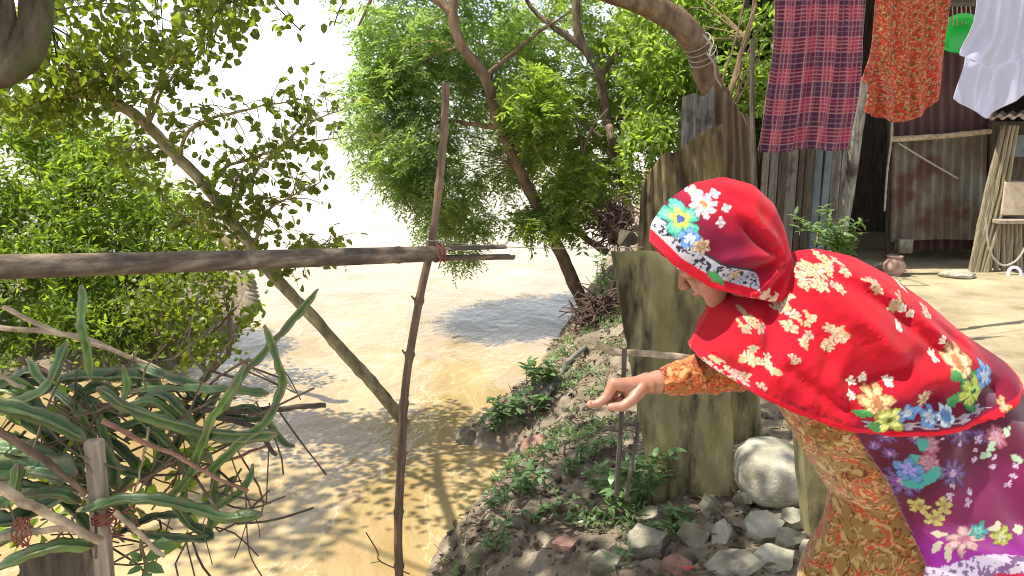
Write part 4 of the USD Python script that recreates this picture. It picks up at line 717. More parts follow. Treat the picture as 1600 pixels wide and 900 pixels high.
for _ in range(13):
    u_, v_ = rc.uniform(-20, 250), rc.uniform(600, 760); du_, a_ = rc.uniform(60, 150) * rc.choice([-1, 1], p=[0.3, 0.7]), rc.uniform(10, 45); y_ = rc.uniform(1.55, 1.72)
    C.append(([(u_, v_), (u_ + du_ * 0.35, v_ - a_ * 0.6), (u_ + du_ * 0.7, v_ + a_ * 0.4), (u_ + du_, v_ + a_ * 2.0)], rc.uniform(14, 24), y_, y_ + rc.normal() * 0.03, 'cactus_green' if rc.random() < 0.7 else 'cactus_pale'))
for k, (path, w, y0, y1, mat) in enumerate(C): cactus(path, w, y0, y1, mat, seed=600 + k)
t = thing('fence_post', 'pale squared wooden post in the middle of the cactus heap', 'post')
a, b = P(147, 688, 1.44), P(163, 1060, 1.40); b[2] = -0.1; dd = unit(b - a); M2 = rot_to(dd, (1, 0, 0)); v, f = rbox((PX(28, 1.43), 0.024, np.linalg.norm(b - a)), 0.003)
mm = trimesh.Trimesh(v, f, process=False).subdivide().subdivide().subdivide(); v, f = tm(mm); v = v + (meshkit.fbm(v * [25, 25, 4], 3, 4) - 0.5)[:, None] * 0.006
obj('shaft', (v @ M2.T + (a + b) / 2, f), 'wood_post', t)
cc = P(157, 812, 1.40); wr = []
for k in range(6):
    th = np.linspace(0, 2 * np.pi, 20); wr.append(sweep(cc + np.stack([0.022 * np.cos(th), 0.019 * np.sin(th) + 0.010, 0.004 * np.sin(th * 2 + k) + (k - 2.5) * 0.0035 + 0.006 * np.cos(th)], 1), 0.0018, 5))
for k in range(6):
    wr.append(sweep(spline([cc + [0.02, -0.012, 0.0], cc + [0.03 + 0.01 * k, -0.02, -0.02 + 0.012 * k], cc + [0.05 + 0.008 * k, -0.01, -0.03 + 0.02 * (k % 3)]], 6), 0.0016, 4))
obj('string_tie', join(wr), 'rope_red', label='red string knotted round the post in the cactus heap', category='string')
cc = P(45, 815, 1.36); wr = [sweep(spline([cc + np.array([(k % 4) * 0.008 - 0.02, 0, 0.01]), cc + np.array([(k % 5) * 0.01 - 0.03, -0.012, -0.02]), cc + np.array([(k % 3) * 0.012 - 0.03, 0.0, -0.055])], 7), 0.0016, 4) for k in range(9)]
obj('frayed_string', join(wr), 'rope_red', label='frayed dark red fibres hanging from the tan stick at the left edge', category='string')
slab([(30, 862), (140, 845), (150, 960), (30, 970)], 1.52, 0.02, 'wood_dark', seed=9, name='dark_board', label='dark old board at the bottom left under the cactus heap', category='board')
S = [([(5, 479), (80, 516), (176, 548), (235, 572), (299, 603)], 5, 1.62, 1.7, 'stick_tan', 'long pale stick, uppermost of the heap, slanting down to the right'), ([(-60, 508), (0, 511), (123, 527), (190, 553), (251, 578)], 6, 1.68, 1.72, 'stick_tan', 'second pale stick running in from the left edge below the uppermost'),
     ([(-40, 655), (0, 676), (69, 719), (136, 772)], 9, 1.33, 1.38, 'stick_brown', 'thick brown stick slanting down to the post'), ([(-50, 735), (0, 761), (53, 790), (110, 822), (160, 845)], 12, 1.3, 1.36, 'stick_tan', 'thick tan stick slanting across the lower left to the red string'),
     ([(160, 658), (176, 665), (267, 708), (330, 742), (388, 768)], 5.5, 1.44, 1.46, 'stick_red', 'reddish stick slanting right from behind the post'), ([(64, 644), (140, 634), (213, 633), (320, 640)], 6, 1.6, 1.62, 'stick_brown', 'level brown stick through the middle of the heap'),
     ([(300, 640), (400, 640), (455, 637), (508, 633)], 7.5, 1.6, 1.6, 'wood_dark', 'dark broken stick poking out of the heap to the right'), ([(187, 772), (240, 740), (299, 703)], 3, 1.58, 1.6, 'stick_red', 'thin reddish stick crossing under the heap'), ([(-40, 850), (0, 842), (60, 830), (107, 826), (163, 842)], 8, 1.36, 1.38, 'stick_tan', 'tan stick lying level at the left edge above the dark board'),
     ([(180, 800), (205, 820), (235, 850), (258, 870)], 6, 1.38, 1.36, 'stick_tan', 'short pale broken stick right of the post'), ([(-40, 580), (10, 590), (40, 606)], 5, 1.6, 1.6, 'stick_tan', 'short pale stick end at the left edge among the upper stems'), ([(232, 668), (225, 710), (208, 775)], 2.5, 1.5, 1.5, 'stick_tan', 'thin upright straw in front of the water gap'),
     ([(390, 560), (340, 590), (300, 625), (262, 600)], 3, 1.63, 1.62, 'stick_brown', 'thin brown twig arched at the top right of the heap'), ([(260, 778), (330, 730), (420, 695)], 4, 1.6, 1.58, 'stick_red', 'reddish twig reaching right towards the hanging thorns'), ([(330, 650), (390, 665), (432, 712)], 6, 1.56, 1.56, 'wood_dark', 'dark short stick end at the right of the heap'),
     ([(30, 560), (110, 600), (180, 650)], 5, 1.7, 1.68, 'stick_brown', 'brown stick half hidden at the upper left of the heap')]
for k, (path, w, y0, y1, mat, lab) in enumerate(S):
    q = np.array([P(u, v, y0 + (y1 - y0) * i / (len(path) - 1)) for i, (u, v) in enumerate(path)])
    obj('dry_stick', branch(q, PX(w, y0) * 0.85, PX(w, y0) * 0.6, n=26, sides=9, rough=0.015, seed=700 + k, lump=0.35), mat, label=lab, category='stick', group='dry sticks in the cactus heap')
for k, (path, w, lab) in enumerate([([(421, 630), (420, 700), (416, 788)], 1.3, 'straight dark thorn twig hanging at the right end of the heap'), ([(437, 644), (470, 690), (510, 742)], 1.6, 'dark thorn twig slanting out over the water'), ([(384, 760), (386, 830), (392, 870), (412, 905)], 1.3, 'long hair-thin twig hanging from the reddish stick'), ([(386, 815), (375, 850), (366, 872)], 1.0, 'short hair-thin twig beside the long one'), ([(395, 800), (404, 822), (406, 840)], 0.9, 'tiny thorn twig under the lowest cactus tip'), ([(440, 575), (452, 590), (470, 625)], 1.0, 'fine thorn twig behind the topmost cactus tip')]):
    obj('thorn_twig', sweep(spline(pts([(u, v, 1.52) for u, v in path]), 14), PX(w, 1.5), 5), 'twig_dark', label=lab, category='twig', group='thin twigs hanging from the heap')
# small leafy shoot hanging at the bottom of the heap
t = thing('leafy_shoot', 'small shoot with oval green leaves hanging below the heap right of the post', 'plant'); q = spline(pts([(222, 830, 1.42), (221, 858, 1.42), (228, 880, 1.42), (224, 900, 1.42)]), 12); obj('stem', sweep(q, 0.004, 6), 'stick_brown', t)
for (u, v, du, dv) in [(226, 872, 30, -6), (222, 868, -22, 14), (226, 882, 30, 12), (224, 885, -26, 12), (226, 892, 10, 26), (222, 876, -20, -12), (240, 848, 34, 8)]:
    a, b = P(u, v, 1.42), P(u + du, v + dv, 1.40); obj('leaf', leaves('oval', a[None], (b - a)[None], np.array([[0.1, -0.6, 0.8]]), np.linalg.norm(b - a), np.linalg.norm(b - a) * 0.5), 'leaf_weed', t, smooth=True)
# fine dead grass and twiglets through the heap
r3 = np.random.default_rng(23); out = []
for k in range(130):
    u, v = r3.uniform(-30, 400), r3.uniform(560, 860); a = P(u, v, r3.uniform(1.45, 1.75)); d = unit(r3.normal(size=3) + [0.6, 0, -0.1]); Ln = 0.06 + 0.16 * r3.random()
    out.append(sweep(spline([a, a + d * Ln * 0.5 + r3.normal(size=3) * 0.03, a + d * Ln], 6), 0.0012 + 0.0022 * r3.random(), 4))
obj('dead_grass', join(out), 'debris', smooth=False, kind='stuff', label='fine dead grass and broken twigs caught in the cactus heap', category='dead grass')
lp = np.array([P(r3.uniform(-40, 330), r3.uniform(590, 850), r3.uniform(1.55, 1.8)) for _ in range(150)])
obj('heap_foliage', leaves('oval', lp, rand_dirs(r3, 150, up=-0.1), rand_dirs(r3, 150, up=0.5), 0.035 + 0.03 * r3.random(150), 0.02 + 0.014 * r3.random(150)), 'leaf_bush', smooth=False, kind='stuff', label='small green leaves growing through the cactus heap', category='leaves')
# ---------------------------------------------------------------- sheets and cloth
def coons(left, right, top, bottom, nu, nv, y=None, relief=None, thick=0.004):
    """a sheet through four photographed edge lines; points are (u, v) with one depth y, or (u, v, depth). relief(s, t) in metres towards the viewer"""
    def line(q, n): return spline(np.array([P(*a) if len(a) == 3 else P(a[0], a[1], y) for a in q]), n)
    l, r, tp, bt = line(left, nv), line(right, nv), line(top, nu), line(bottom, nu)
    s, t = np.meshgrid(np.linspace(0, 1, nu), np.linspace(0, 1, nv), indexing='xy'); S, T = s[..., None], t[..., None]
    X = (1 - S) * l[:, None] + S * r[:, None] + (1 - T) * tp[None] + T * bt[None] - ((1 - S) * (1 - T) * tp[0] + S * (1 - T) * tp[-1] + (1 - S) * T * bt[0] + S * T * bt[-1])
    n = unit(np.cross(np.gradient(X, axis=1), np.gradient(X, axis=0))); n = n * np.where(n[..., 1:2] > 0, -1, 1); n = unit(n.mean((0, 1)))
    if relief is not None: X = X + relief(s, t)[..., None] * n
    F_, B_ = X, X - n * thick; idx = np.arange(2 * nu * nv).reshape(2, nv, nu); Q = []
    def quads(a): Q.append(np.stack([a[:-1, :-1], a[1:, :-1], a[1:, 1:], a[:-1, 1:]], -1).reshape(-1, 4))
    quads(idx[0]); quads(idx[1][:, ::-1])
    for f_, b_ in ((idx[0][:, 0], idx[1][:, 0]), (idx[1][:, -1], idx[0][:, -1]), (idx[1][0], idx[0][0]), (idx[0][-1], idx[1][-1])): quads(np.stack([b_, f_], 1))
    return (np.vstack([F_.reshape(-1, 3), B_.reshape(-1, 3)]), quads_to_mesh((None, np.vstack(Q)))[1]), np.concatenate([s.ravel(), s.ravel()]), np.concatenate([t.ravel(), t.ravel()])
def corr(n, amp, ph=0.0): return lambda s, t: amp * np.sin(2 * np.pi * (n * s + ph))
def put(name, args, mat, parent=None, smooth=45, **tags):
    return obj(name, args[0], mat, parent, smooth=smooth, **tags)
put('tin_sheet', coons([(1004, 288, 6.2), (1000, 330, 6.15), (992, 425, 6.1)], [(1130, 193, 6.35), (1131, 300, 6.3), (1128, 430, 6.2)], [(1004, 288, 6.2), (1035, 243, 6.22), (1060, 236, 6.25), (1095, 208, 6.3), (1130, 193, 6.35)], [(992, 425, 6.1), (1128, 430, 6.2)], 121, 40, relief=lambda s, t: 0.009 * np.sin(2 * np.pi * 9 * s) + 0.05 * (meshkit.fbm(np.stack([s * 2, t * 2, 0 * s], -1), 3, 4) - 0.5)), 'tin_olive', label='olive corrugated sheet with a slanting torn top, leaning by the head of the woman', category='corrugated sheet')
put('tin_sheet', coons([(1066, 152, 6.75), (1064, 230, 6.7), (1062, 420, 6.6)], [(1116, 132, 6.75), (1118, 230, 6.72), (1120, 420, 6.6)], [(1066, 152, 6.75), (1085, 146, 6.75), (1100, 150, 6.75), (1116, 132, 6.75)], [(1062, 420, 6.6), (1120, 420, 6.6)], 61, 30, relief=corr(4, 0.012)), 'wood_grey', label='narrow greyish corrugated strip standing behind the olive sheet', category='corrugated sheet')
put('tin_sheet', coons([(1112, 138, 6.9), (1112, 230, 6.85), (1112, 420, 6.7)], [(1174, 185, 6.9), (1180, 260, 6.85), (1184, 420, 6.7)], [(1112, 138, 6.9), (1140, 148, 6.9), (1155, 172, 6.9), (1174, 185, 6.9)], [(1112, 420, 6.7), (1184, 420, 6.7)], 61, 30, relief=corr(4.5, 0.013, 0.3)), 'tin_brown', label='dark brown corrugated sheet under the roped tree, right of the olive sheet', category='corrugated sheet')
stick('dark_pole', [(1176, 60, 6.6), (1175, 170, 6.6), (1178, 260, 6.55), (1184, 420, 6.5)], 0.02, 0.026, 'wood_dark', 'thin dark upright pole between the brown sheet and the plaid cloth', 'pole', seed=51)
for k, (a, b, c, lab) in enumerate([((1140, 150), (1165, 90), (1188, 40), 'leftmost of the thin dry canes leaning behind the brown sheet'), ((1148, 156), (1170, 105), (1192, 70), 'second of the thin dry canes leaning behind the brown sheet'), ((1152, 152), (1160, 70), (1182, 5), 'tallest of the thin dry canes leaning behind the brown sheet'), ((1145, 170), (1172, 120), (1186, 92), 'lowest of the thin dry canes leaning behind the brown sheet'), ((1120, 150), (1150, 60), (1165, -10), 'thin cane leaning beside the roped trunk')]):
    stick('dry_cane', [(*a, 7.05), (*b, 7.05), (*c, 7.1)], 0.011, 0.007, 'stick_brown', lab, 'cane', seed=60 + k, group='dry canes behind the brown sheet')
# washing line and the clothes on it
lineA, lineB = P(1085, -66, 5.3), P(1760, -78, 6.4); ll = spline([lineA, (lineA + lineB) / 2 - [0, 0, 0.03], lineB], 30)
obj('washing_line', sweep(ll, 0.004, 6), 'rope', label='rope that carries the washing', category='rope')
def stripes(x, cells):
    out = np.zeros_like(x)
    for c, w, a in cells: out = np.maximum(out, a * (np.abs(((x - c + 0.5) % 1.0) - 0.5) < w))
    return out
tex_noise = lambda q, s, seed: meshkit.fbm(np.stack([q[0] * s, q[1] * s, 0 * q[0]], -1), 4, seed)
def folds(s, t, n, amp, seed): return amp * (np.sin(2 * np.pi * (n * s + 0.35 * np.sin(3 * t + seed) + meshkit.fbm(np.stack([s * 3, t * 1.2, 0 * s + seed], -1), 2, seed))) * (0.5 + 0.5 * t) + 1.3 * (meshkit.fbm(np.stack([s * 9, t * 2.0, 0 * s], -1), 3, seed) - 0.5))
m, s, t = coons([(1214, -70, 5.35), (1207, 60, 5.35), (1196, 150, 5.33), (1183, 236, 5.3)], [(1358, -70, 5.6), (1350, 60, 5.6), (1343, 150, 5.58), (1330, 233, 5.55)], [(1214, -70, 5.35), (1285, -70, 5.48), (1358, -70, 5.6)], [(1183, 236, 5.3), (1215, 239, 5.36), (1260, 232, 5.42), (1300, 236, 5.48), (1330, 233, 5.55)], 190, 300, relief=lambda s, t: folds(s, t, 6.5, 0.022, 3))
U, V_ = s * 4.3 + 0.04 * np.sin(t * 3), t * 6.3
base = np.array([0.33, 0.03, 0.07]); dark = np.array([0.06, 0.01, 0.03]); lite = np.array([0.46, 0.27, 0.25]); navy = np.array([0.05, 0.022, 0.055])
du = stripes(U, [(0.25, 0.24, 1)]); dv = stripes(V_, [(0.3, 0.26, 1)])
col = base * np.ones((len(s), 1)); col = col * (1 - 0.72 * du[:, None]) + dark * 0.72 * du[:, None]; col = col * (1 - 0.7 * dv[:, None]) + navy * 0.7 * dv[:, None]
ln = np.maximum(stripes(U, [(0.02, 0.02, .8), (0.5, 0.022, .8), (0.62, 0.018, .7), (0.75, 0.02, .75), (0.88, 0.018, .7), (0.25, 0.016, 0.5)]), stripes(V_, [(0.04, 0.02, .8), (0.56, 0.02, .8), (0.68, 0.018, .7), (0.8, 0.02, .75), (0.92, 0.018, .7), (0.22, 0.014, .55), (0.38, 0.014, .55)]))
col = col * (1 - ln[:, None] * 0.7) + lite * ln[:, None] * 0.7; col = col * (0.85 + 0.3 * tex_noise((s, t), 60, 5)[:, None])
obj('plaid_cloth', m, 'print_cloth', smooth=True, color=col, label='dark red plaid cloth hanging on the washing line', category='cloth')
m, s, t = coons([(1376, -70, 5.9), (1368, 20, 5.9), (1358, 80, 5.88), (1346, 124, 5.86), (1356, 134, 5.86), (1351, 176, 5.86)], [(1488, -70, 6.1), (1480, 40, 6.1), (1474, 100, 6.08), (1468, 152, 6.05)], [(1376, -70, 5.9), (1430, -70, 6.0), (1488, -70, 6.1)], [(1351, 176, 5.86), (1375, 184, 5.9), (1403, 191, 5.95), (1436, 182, 6.0), (1468, 152, 6.05)], 190, 260, relief=lambda s, t: folds(s, t, 4.5, 0.02, 8))
q = (s * 1.0, t * 2.2); n1, n2, n3 = tex_noise(q, 48, 1), tex_noise(q, 60, 2), tex_noise(q, 52, 3)
col = np.array([0.40, 0.028, 0.016]) * np.ones((len(s), 1)); col[n1 > 0.57] = [0.36, 0.25, 0.12]; col[n2 > 0.59] = [0.09, 0.055, 0.02]; col[n3 > 0.62] = [0.48, 0.1, 0.04]
obj('red_floral_cloth', m, 'print_cloth', smooth=True, color=col, label='orange-red cloth with small flowers hanging right of the plaid cloth', category='cloth')
m, s, t = coons([(1528, -70, 6.15), (1520, 30, 6.15), (1502, 82, 6.13), (1510, 92, 6.13), (1492, 154, 6.1)], [(1690, -70, 6.35), (1690, 60, 6.35), (1690, 110, 6.3)], [(1528, -70, 6.15), (1610, -70, 6.25), (1690, -70, 6.35)], [(1492, 154, 6.1), (1520, 174, 6.13), (1545, 185, 6.15), (1560, 172, 6.17), (1600, 150, 6.22), (1690, 110, 6.3)], 160, 200, relief=lambda s, t: folds(s, t, 3.2, 0.022, 12))
obj('white_shirt', m, 'print_cloth', smooth=True, color=np.array([0.47, 0.46, 0.58]) * np.ones((len(s), 1)), label='white shirt hanging at the right end of the washing line', category='shirt')
# ---------------------------------------------------------------- shed
def quad_prism(pts8): return tm(trimesh.convex.convex_hull(np.array(pts8)))
def wall(a, b, z0, z1, th):
    a, b = np.asarray(a, float), np.asarray(b, float); d = unit(b - a); nn = np.array([-d[1], d[0]]) * th; return quad_prism([[*(p + o), z] for p in (a, b) for o in (0 * nn, nn) for z in (z0, z1)])
shed = thing('tin_shed', 'old shed of planks and rusty tin with a dark open doorway behind the washing', 'shed')
xl, xm, xr = P(1176, 300, 8.7)[0], P(1392, 300, 9.35)[0], P(1560, 300, 9.35)[0]
ztop = 3.3
obj('back_wall', wall((xl - 0.1, 12.2), (xr + 1.5, 12.2), -0.3, 4.2, 0.05), 'wood_dark', shed)
obj('side_wall', wall((xl - 0.15, 8.75), (xl - 0.1, 12.2), -0.3, 3.52, 0.04), 'wood_dark', shed)
obj('side_wall', wall((xr + 1.5, 9.5), (xr + 1.5, 12.2), -0.3, 3.52, 0.04), 'wood_dark', shed)
m, s, t = coons([(1120, -120, 8.4), (1120, -85, 12.4)], [(1900, -120, 8.9), (1900, -85, 12.4)], [(1120, -120, 8.4), (1900, -120, 8.9)], [(1120, -85, 12.4), (1900, -85, 12.4)], 160, 8, relief=corr(30, 0.015)); obj('roof', m, 'tin_rust', shed, smooth=45)
r4 = np.random.default_rng(3); u = 1180
while u < 1312:
    w = r4.uniform(10, 18); z = 8.7 + (u - 1180) / 400; lo = P(u + w / 2, 420, z); vt, ft = rbox((PX(w - 1.0, z), 0.022 + 0.01 * r4.random(), ztop - 0.1 + 0.35), 0.003)
    mm = trimesh.Trimesh(vt, ft, process=False).subdivide().subdivide(); vt, ft = tm(mm); tl = r4.normal() * 0.008
    vt = vt + (meshkit.fbm(vt * [14, 14, 2] + u, 3, 5) - 0.5)[:, None] * [0.012, 0.02, 0]
    vt[:, 0] += vt[:, 2] * tl
    obj('plank', (vt + [lo[0], z + r4.normal() * 0.012, (ztop - 0.1 - 0.35) / 2], ft), 'blue_sheet' if 1246 < u < 1278 else ('wood_grey' if r4.random() < 0.7 else 'wood_dark'), shed); u += w
m, s, t = coons([(1386, -90, 9.4), (1386, 390, 9.4)], [(1560, -90, 9.45), (1556, 390, 9.45)], [(1386, -90, 9.4), (1560, -90, 9.45)], [(1386, 390, 9.4), (1556, 390, 9.45)], 160, 40, relief=corr(11, 0.014)); obj('tin_wall', m, 'tin_maroon', shed, smooth=45, label='dark maroon corrugated wall above the door')
m, s, t = coons([(1394, 222, 9.2), (1391, 378, 9.16)], [(1543, 210, 9.25), (1538, 376, 9.2)], [(1394, 222, 9.2), (1543, 210, 9.25)], [(1391, 378, 9.16), (1470, 374, 9.18), (1538, 376, 9.2)], 170, 60, relief=corr(10, 0.016)); obj('door', m, 'tin_rust', shed, smooth=45, label='low rusty corrugated door')
obj('crossbar', branch(pts([(1392, 218, 9.12), (1470, 213, 9.13), (1548, 205, 9.16)]), 0.034, 0.03, n=20, seed=1, lump=0.2, rough=0.01), 'stick_tan', shed)
obj('brace', branch(pts([(1404, 224, 9.12), (1450, 252, 9.12), (1497, 279, 9.12)]), 0.012, 0.01, n=12, seed=2), 'rope', shed)
obj('post', branch(pts([(1390, -90, 9.3), (1391, 200, 9.28), (1388, 410, 9.26)]), 0.035, 0.04, n=20, seed=3, lump=0.2, rough=0.02), 'wood_dark', shed)
obj('post', branch(pts([(1548, -90, 9.3), (1548, 200, 9.3), (1546, 410, 9.3)]), 0.03, 0.035, n=20, seed=4, lump=0.2, rough=0.02), 'wood_dark', shed)
obj('beam', branch(pts([(1380, -4, 9.15), (1460, 4, 9.15), (1600, 6, 9.2)]), 0.055, 0.05, n=16, seed=5, lump=0.2), 'wood_dark', shed)
for k, uu in enumerate(np.linspace(1474, 1516, 7)): obj('rail_slat', branch(pts([(uu, 10, 9.1), (uu + 1, 40, 9.1)]), 0.007, 0.007, n=5, seed=k), 'stick_tan', shed)
obj('door_block', (rbox((0.17, 0.12, 0.17), 0.01)[0] + P(1412, 384, 9.05), rbox((0.17, 0.12, 0.17), 0.01)[1]), 'stone_grey', label='grey block standing under the left foot of the tin door', category='block')
th = np.linspace(0, 2 * np.pi, 40, endpoint=False)
prof = np.array([[0.0, 0.0], [0.13, 0.0], [0.16, 0.04], [0.2, 0.2], [0.235, 0.225], [0.235, 0.235], [0.195, 0.215], [0.15, 0.045], [0.12, 0.012], [0, 0.012]])
mm = trimesh.creation.revolve(prof, sections=40); v, f = tm(mm); M3 = rot_to((-0.5, -0.8, 0.35)); obj('green_basin', (v @ M3.T * [1, 1, 1] + P(1500, 66, 9.18), f), 'green_plastic', label='bright green plastic basin hung up between the red cloth and the white shirt', category='basin')
stick('leaning_pole', [(1352, 120, 8.25), (1338, 210, 8.3), (1325, 300, 8.35), (1308, 400, 8.4)], 0.062, 0.075, 'wood_grey', 'stout grey pole leaning at the right end of the plank wall', 'pole', seed=71, lump=0.25)
obj('knotted_rope', sweep(spline(pts([(1395, 150, 8.95), (1392, 220, 8.95), (1386, 270, 8.95), (1382, 330, 8.93)]), 30), 0.008 + 0.006 * np.abs(np.sin(np.arange(30) * 1.3)), 7), 'rope', label='knotted pale cord hanging in front of the dark doorway', category='cord')
# potted plant, pots and small things by the shed
t = thing('potted_plant', 'leafy plant in a grey pot before the plank wall', 'plant'); g = on_ground(1328, 404); y = 7.6
g = P(1322, 405, y); g[2] = gz(g[0], y)
mm = trimesh.creation.revolve(np.array([[0, 0], [0.085, 0], [0.12, 0.2], [0.135, 0.205], [0.135, 0.225], [0.115, 0.225], [0.105, 0.19], [0, 0.19]]), sections=30); v, f = tm(mm); obj('pot', (v + g, f), 'stone_grey', t, smooth=35)
r5 = np.random.default_rng(8); st, lp, la = [], [], []
for k in range(26):
    tip = P(r5.uniform(1240, 1348), r5.uniform(325, 380), y + r5.normal() * 0.2); o = g + [r5.normal() * 0.04, r5.normal() * 0.04, 0.19]; p = spline([o, (o + tip) / 2 + [0, 0, 0.1], tip], 12); st.append(sweep(p, np.linspace(0.007, 0.003, 12), 5))
    for j in range(14):
        i = r5.integers(3, 12); lp.append(p[i]); la.append(unit(np.array([math.cos(j * 2.4), math.sin(j * 2.4), 0.35 * r5.normal() + 0.3])))
obj('stem', join(st), 'leaf_bush', t, smooth=False); lp, la = np.array(lp), np.array(la)
obj('leaves', leaves('blade', lp, la, np.array([0, 0, 1.0]) + r5.normal(size=lp.shape) * 0.3, 0.11 * (0.7 + 0.6 * r5.random(len(lp))), 0.035), 'leaf_weed', t, smooth=False)
g = P(1396, 424, 8.3); g[2] = gz(g[0], 8.3); v, f = tm(trimesh.creation.revolve(np.array([[0, 0], [0.07, 0], [0.115, 0.06], [0.12, 0.12], [0.085, 0.18], [0.075, 0.195], [0.092, 0.215], [0.08, 0.22], [0.06, 0.19], [0.1, 0.11], [0, 0.03]]), sections=36)); obj('clay_pot', (v + g, f), 'clay', smooth=40, label='round reddish clay pot on the ground left of the tin door', category='pot')
v, f = rbox((0.5, 0.16, 0.035), 0.006); g = P(1375, 404, 8.6); obj('loose_board', (v + [g[0], g[1], gz(g[0], g[1]) + 0.06], f), 'wood_grey', label='flat pale board lying on the ground before the doorway', category='board')
g = P(1496, 428, 8.2); g[2] = gz(g[0], 8.2); obj('flat_stone', rock(g + [0, 0, 0.03], (0.2, 0.17, 0.055), 71, cuts=30, smooth=0.7), 'stone_pale', smooth=50, label='flat rounded pale stone lying right of the clay pot', category='stone')
# stall with thatch at the right edge
stall = thing('thatched_stall', 'small bamboo and thatch stall at the right edge of the picture', 'stall')
r6 = np.random.default_rng(4)
for k in range(9):
    o = r6.normal() * 8; obj('bamboo', branch(pts([(1572 + o, 196, 8.6 + r6.normal() * .03), (1545 + o * 1.1 + r6.normal() * 2, 320, 8.55), (1520 + o * 0.9, 428, 8.5)]), 0.02, 0.024, n=16, seed=k, lump=0.25, rough=0.02), 'thatch', stall)
m, s, t = coons([(1538, 186, 8.45), (1546, 176, 9.2)], [(1720, 180, 8.3), (1720, 170, 9.2)], [(1538, 190, 8.45), (1720, 186, 8.3)], [(1546, 172, 9.2), (1720, 164, 9.2)], 130, 10, relief=corr(11, 0.016)); obj('tin_roof', m, 'tin_rust', stall, smooth=45)
obj('back_wall', wall((P(1540, 300, 9.3)[0], 9.3), (P(1720, 300, 9.3)[0], 9.3), -0.3, P(1600, 190, 9.3)[2], 0.03), 'wood_dark', stall)
for k, uu in enumerate(np.arange(1548, 1600, 6.5)): obj('wall_cane', branch(pts([(uu, 350, 8.62), (uu + r6.normal() * 2, 432, 8.6)]), 0.022, 0.024, n=10, seed=k, lump=0.2, rough=0.01), 'thatch', stall)
v, f = rbox((1.3, 0.4, 0.045), 0.006); obj('shelf', (v + P(1633, 344, 8.6), f), 'wood_post', stall)
v, f = rbox((0.5, 0.02, 0.25), 0.004); obj('blue_panel', (v + P(1612, 228, 9.0), f), 'blue_sheet', stall)
v, f = rbox((0.32, 0.26, 0.37), 0.008); obj('cardboard_box', (v + P(1578, 309, 8.65), f), 'cardboard', label='pale brown box on the shelf of the thatched stall', category='box')
cp = spline(pts([(1540, 340, 8.38), (1546, 390, 8.36), (1565, 414, 8.34), (1590, 405, 8.34), (1610, 370, 8.36)]), 40); obj('rope_loop', sweep(cp, 0.011, 6), 'rope', label='loop of pale rope hanging from the stall', category='rope')
th = np.linspace(0, 2 * np.pi, 30); g = P(1584, 436, 8.3); obj('white_ring', sweep(g + [0, 0, 0.06] + 0.07 * np.stack([np.cos(th), 0.25 * np.sin(th), np.sin(th)], 1), 0.016, 8), 'white_cloth', label='small pale ring leaning at the foot of the stall', category='ring')
# ---------------------------------------------------------------- the woman
Y0 = 1.5
def surface_nets(F, lo, h):
    """the zero surface of a sampled field as a quad mesh"""
    nx, ny, nz = F.shape; ins = F < 0
    c = np.zeros((nx - 1, ny - 1, nz - 1), np.int8)
    for d in np.ndindex(2, 2, 2): c += ins[d[0]:nx - 1 + d[0], d[1]:ny - 1 + d[1], d[2]:nz - 1 + d[2]]
    act = np.argwhere((c > 0) & (c < 8)); idx = -np.ones(c.shape, np.int64); idx[tuple(act.T)] = np.arange(len(act))
    corner = np.array(list(np.ndindex(2, 2, 2))); vals = np.stack([F[tuple((act + k).T)] for k in corner], 1); acc = np.zeros((len(act), 3)); cnt = np.zeros(len(act))
    for i in range(8):
        for j in range(i + 1, 8):
            if np.abs(corner[i] - corner[j]).sum() != 1: continue
            a, b = vals[:, i], vals[:, j]; m = (a < 0) != (b < 0); t = np.where(m, a / np.where(m, a - b, 1), 0)
            acc += m[:, None] * (corner[i] + t[:, None] * (corner[j] - corner[i])); cnt += m
    v = lo + (act + acc / cnt[:, None]) * h; Q = []
    for ax_ in range(3):
        a, b = [k for k in range(3) if k != ax_]; s0 = [slice(None)] * 3; s1 = [slice(None)] * 3; s0[ax_] = slice(0, -1); s1[ax_] = slice(1, None)
        x = ins[tuple(s0)] != ins[tuple(s1)]; e = np.argwhere(x); e = e[(e[:, a] > 0) & (e[:, b] > 0) & (e[:, a] < F.shape[a] - 1) & (e[:, b] < F.shape[b] - 1)]
        def at_(da, db):
            k = e.copy(); k[:, a] -= da; k[:, b] -= db; return idx[tuple(k.T)]
        q = np.stack([at_(1, 1), at_(0, 1), at_(0, 0), at_(1, 0)], 1); flip = ins[tuple(e.T)] ^ (ax_ == 1); q[~flip] = q[~flip][:, ::-1]; Q.append(q)
    return v, np.vstack(Q)
def grid(lo, hi, h):
    ax_ = [np.arange(lo[k], hi[k] + h, h) for k in range(3)]; return np.meshgrid(*ax_, indexing='ij')
def plane_poly(px, y): return sg.Polygon([(P(u, v, y)[0], P(u, v, y)[2]) for u, v in px]).buffer(0)
def sd2(poly, X, Z):
    """signed distance in the side plane, negative inside; X, Z are (nx, 1, nz) grids"""
    x, z = X[:, 0, :], Z[:, 0, :]; p = shapely.points(x.ravel(), z.ravel()); d = shapely.distance(p, poly.exterior)
    return np.where(shapely.contains(poly, p), -d, d).reshape(x.shape)
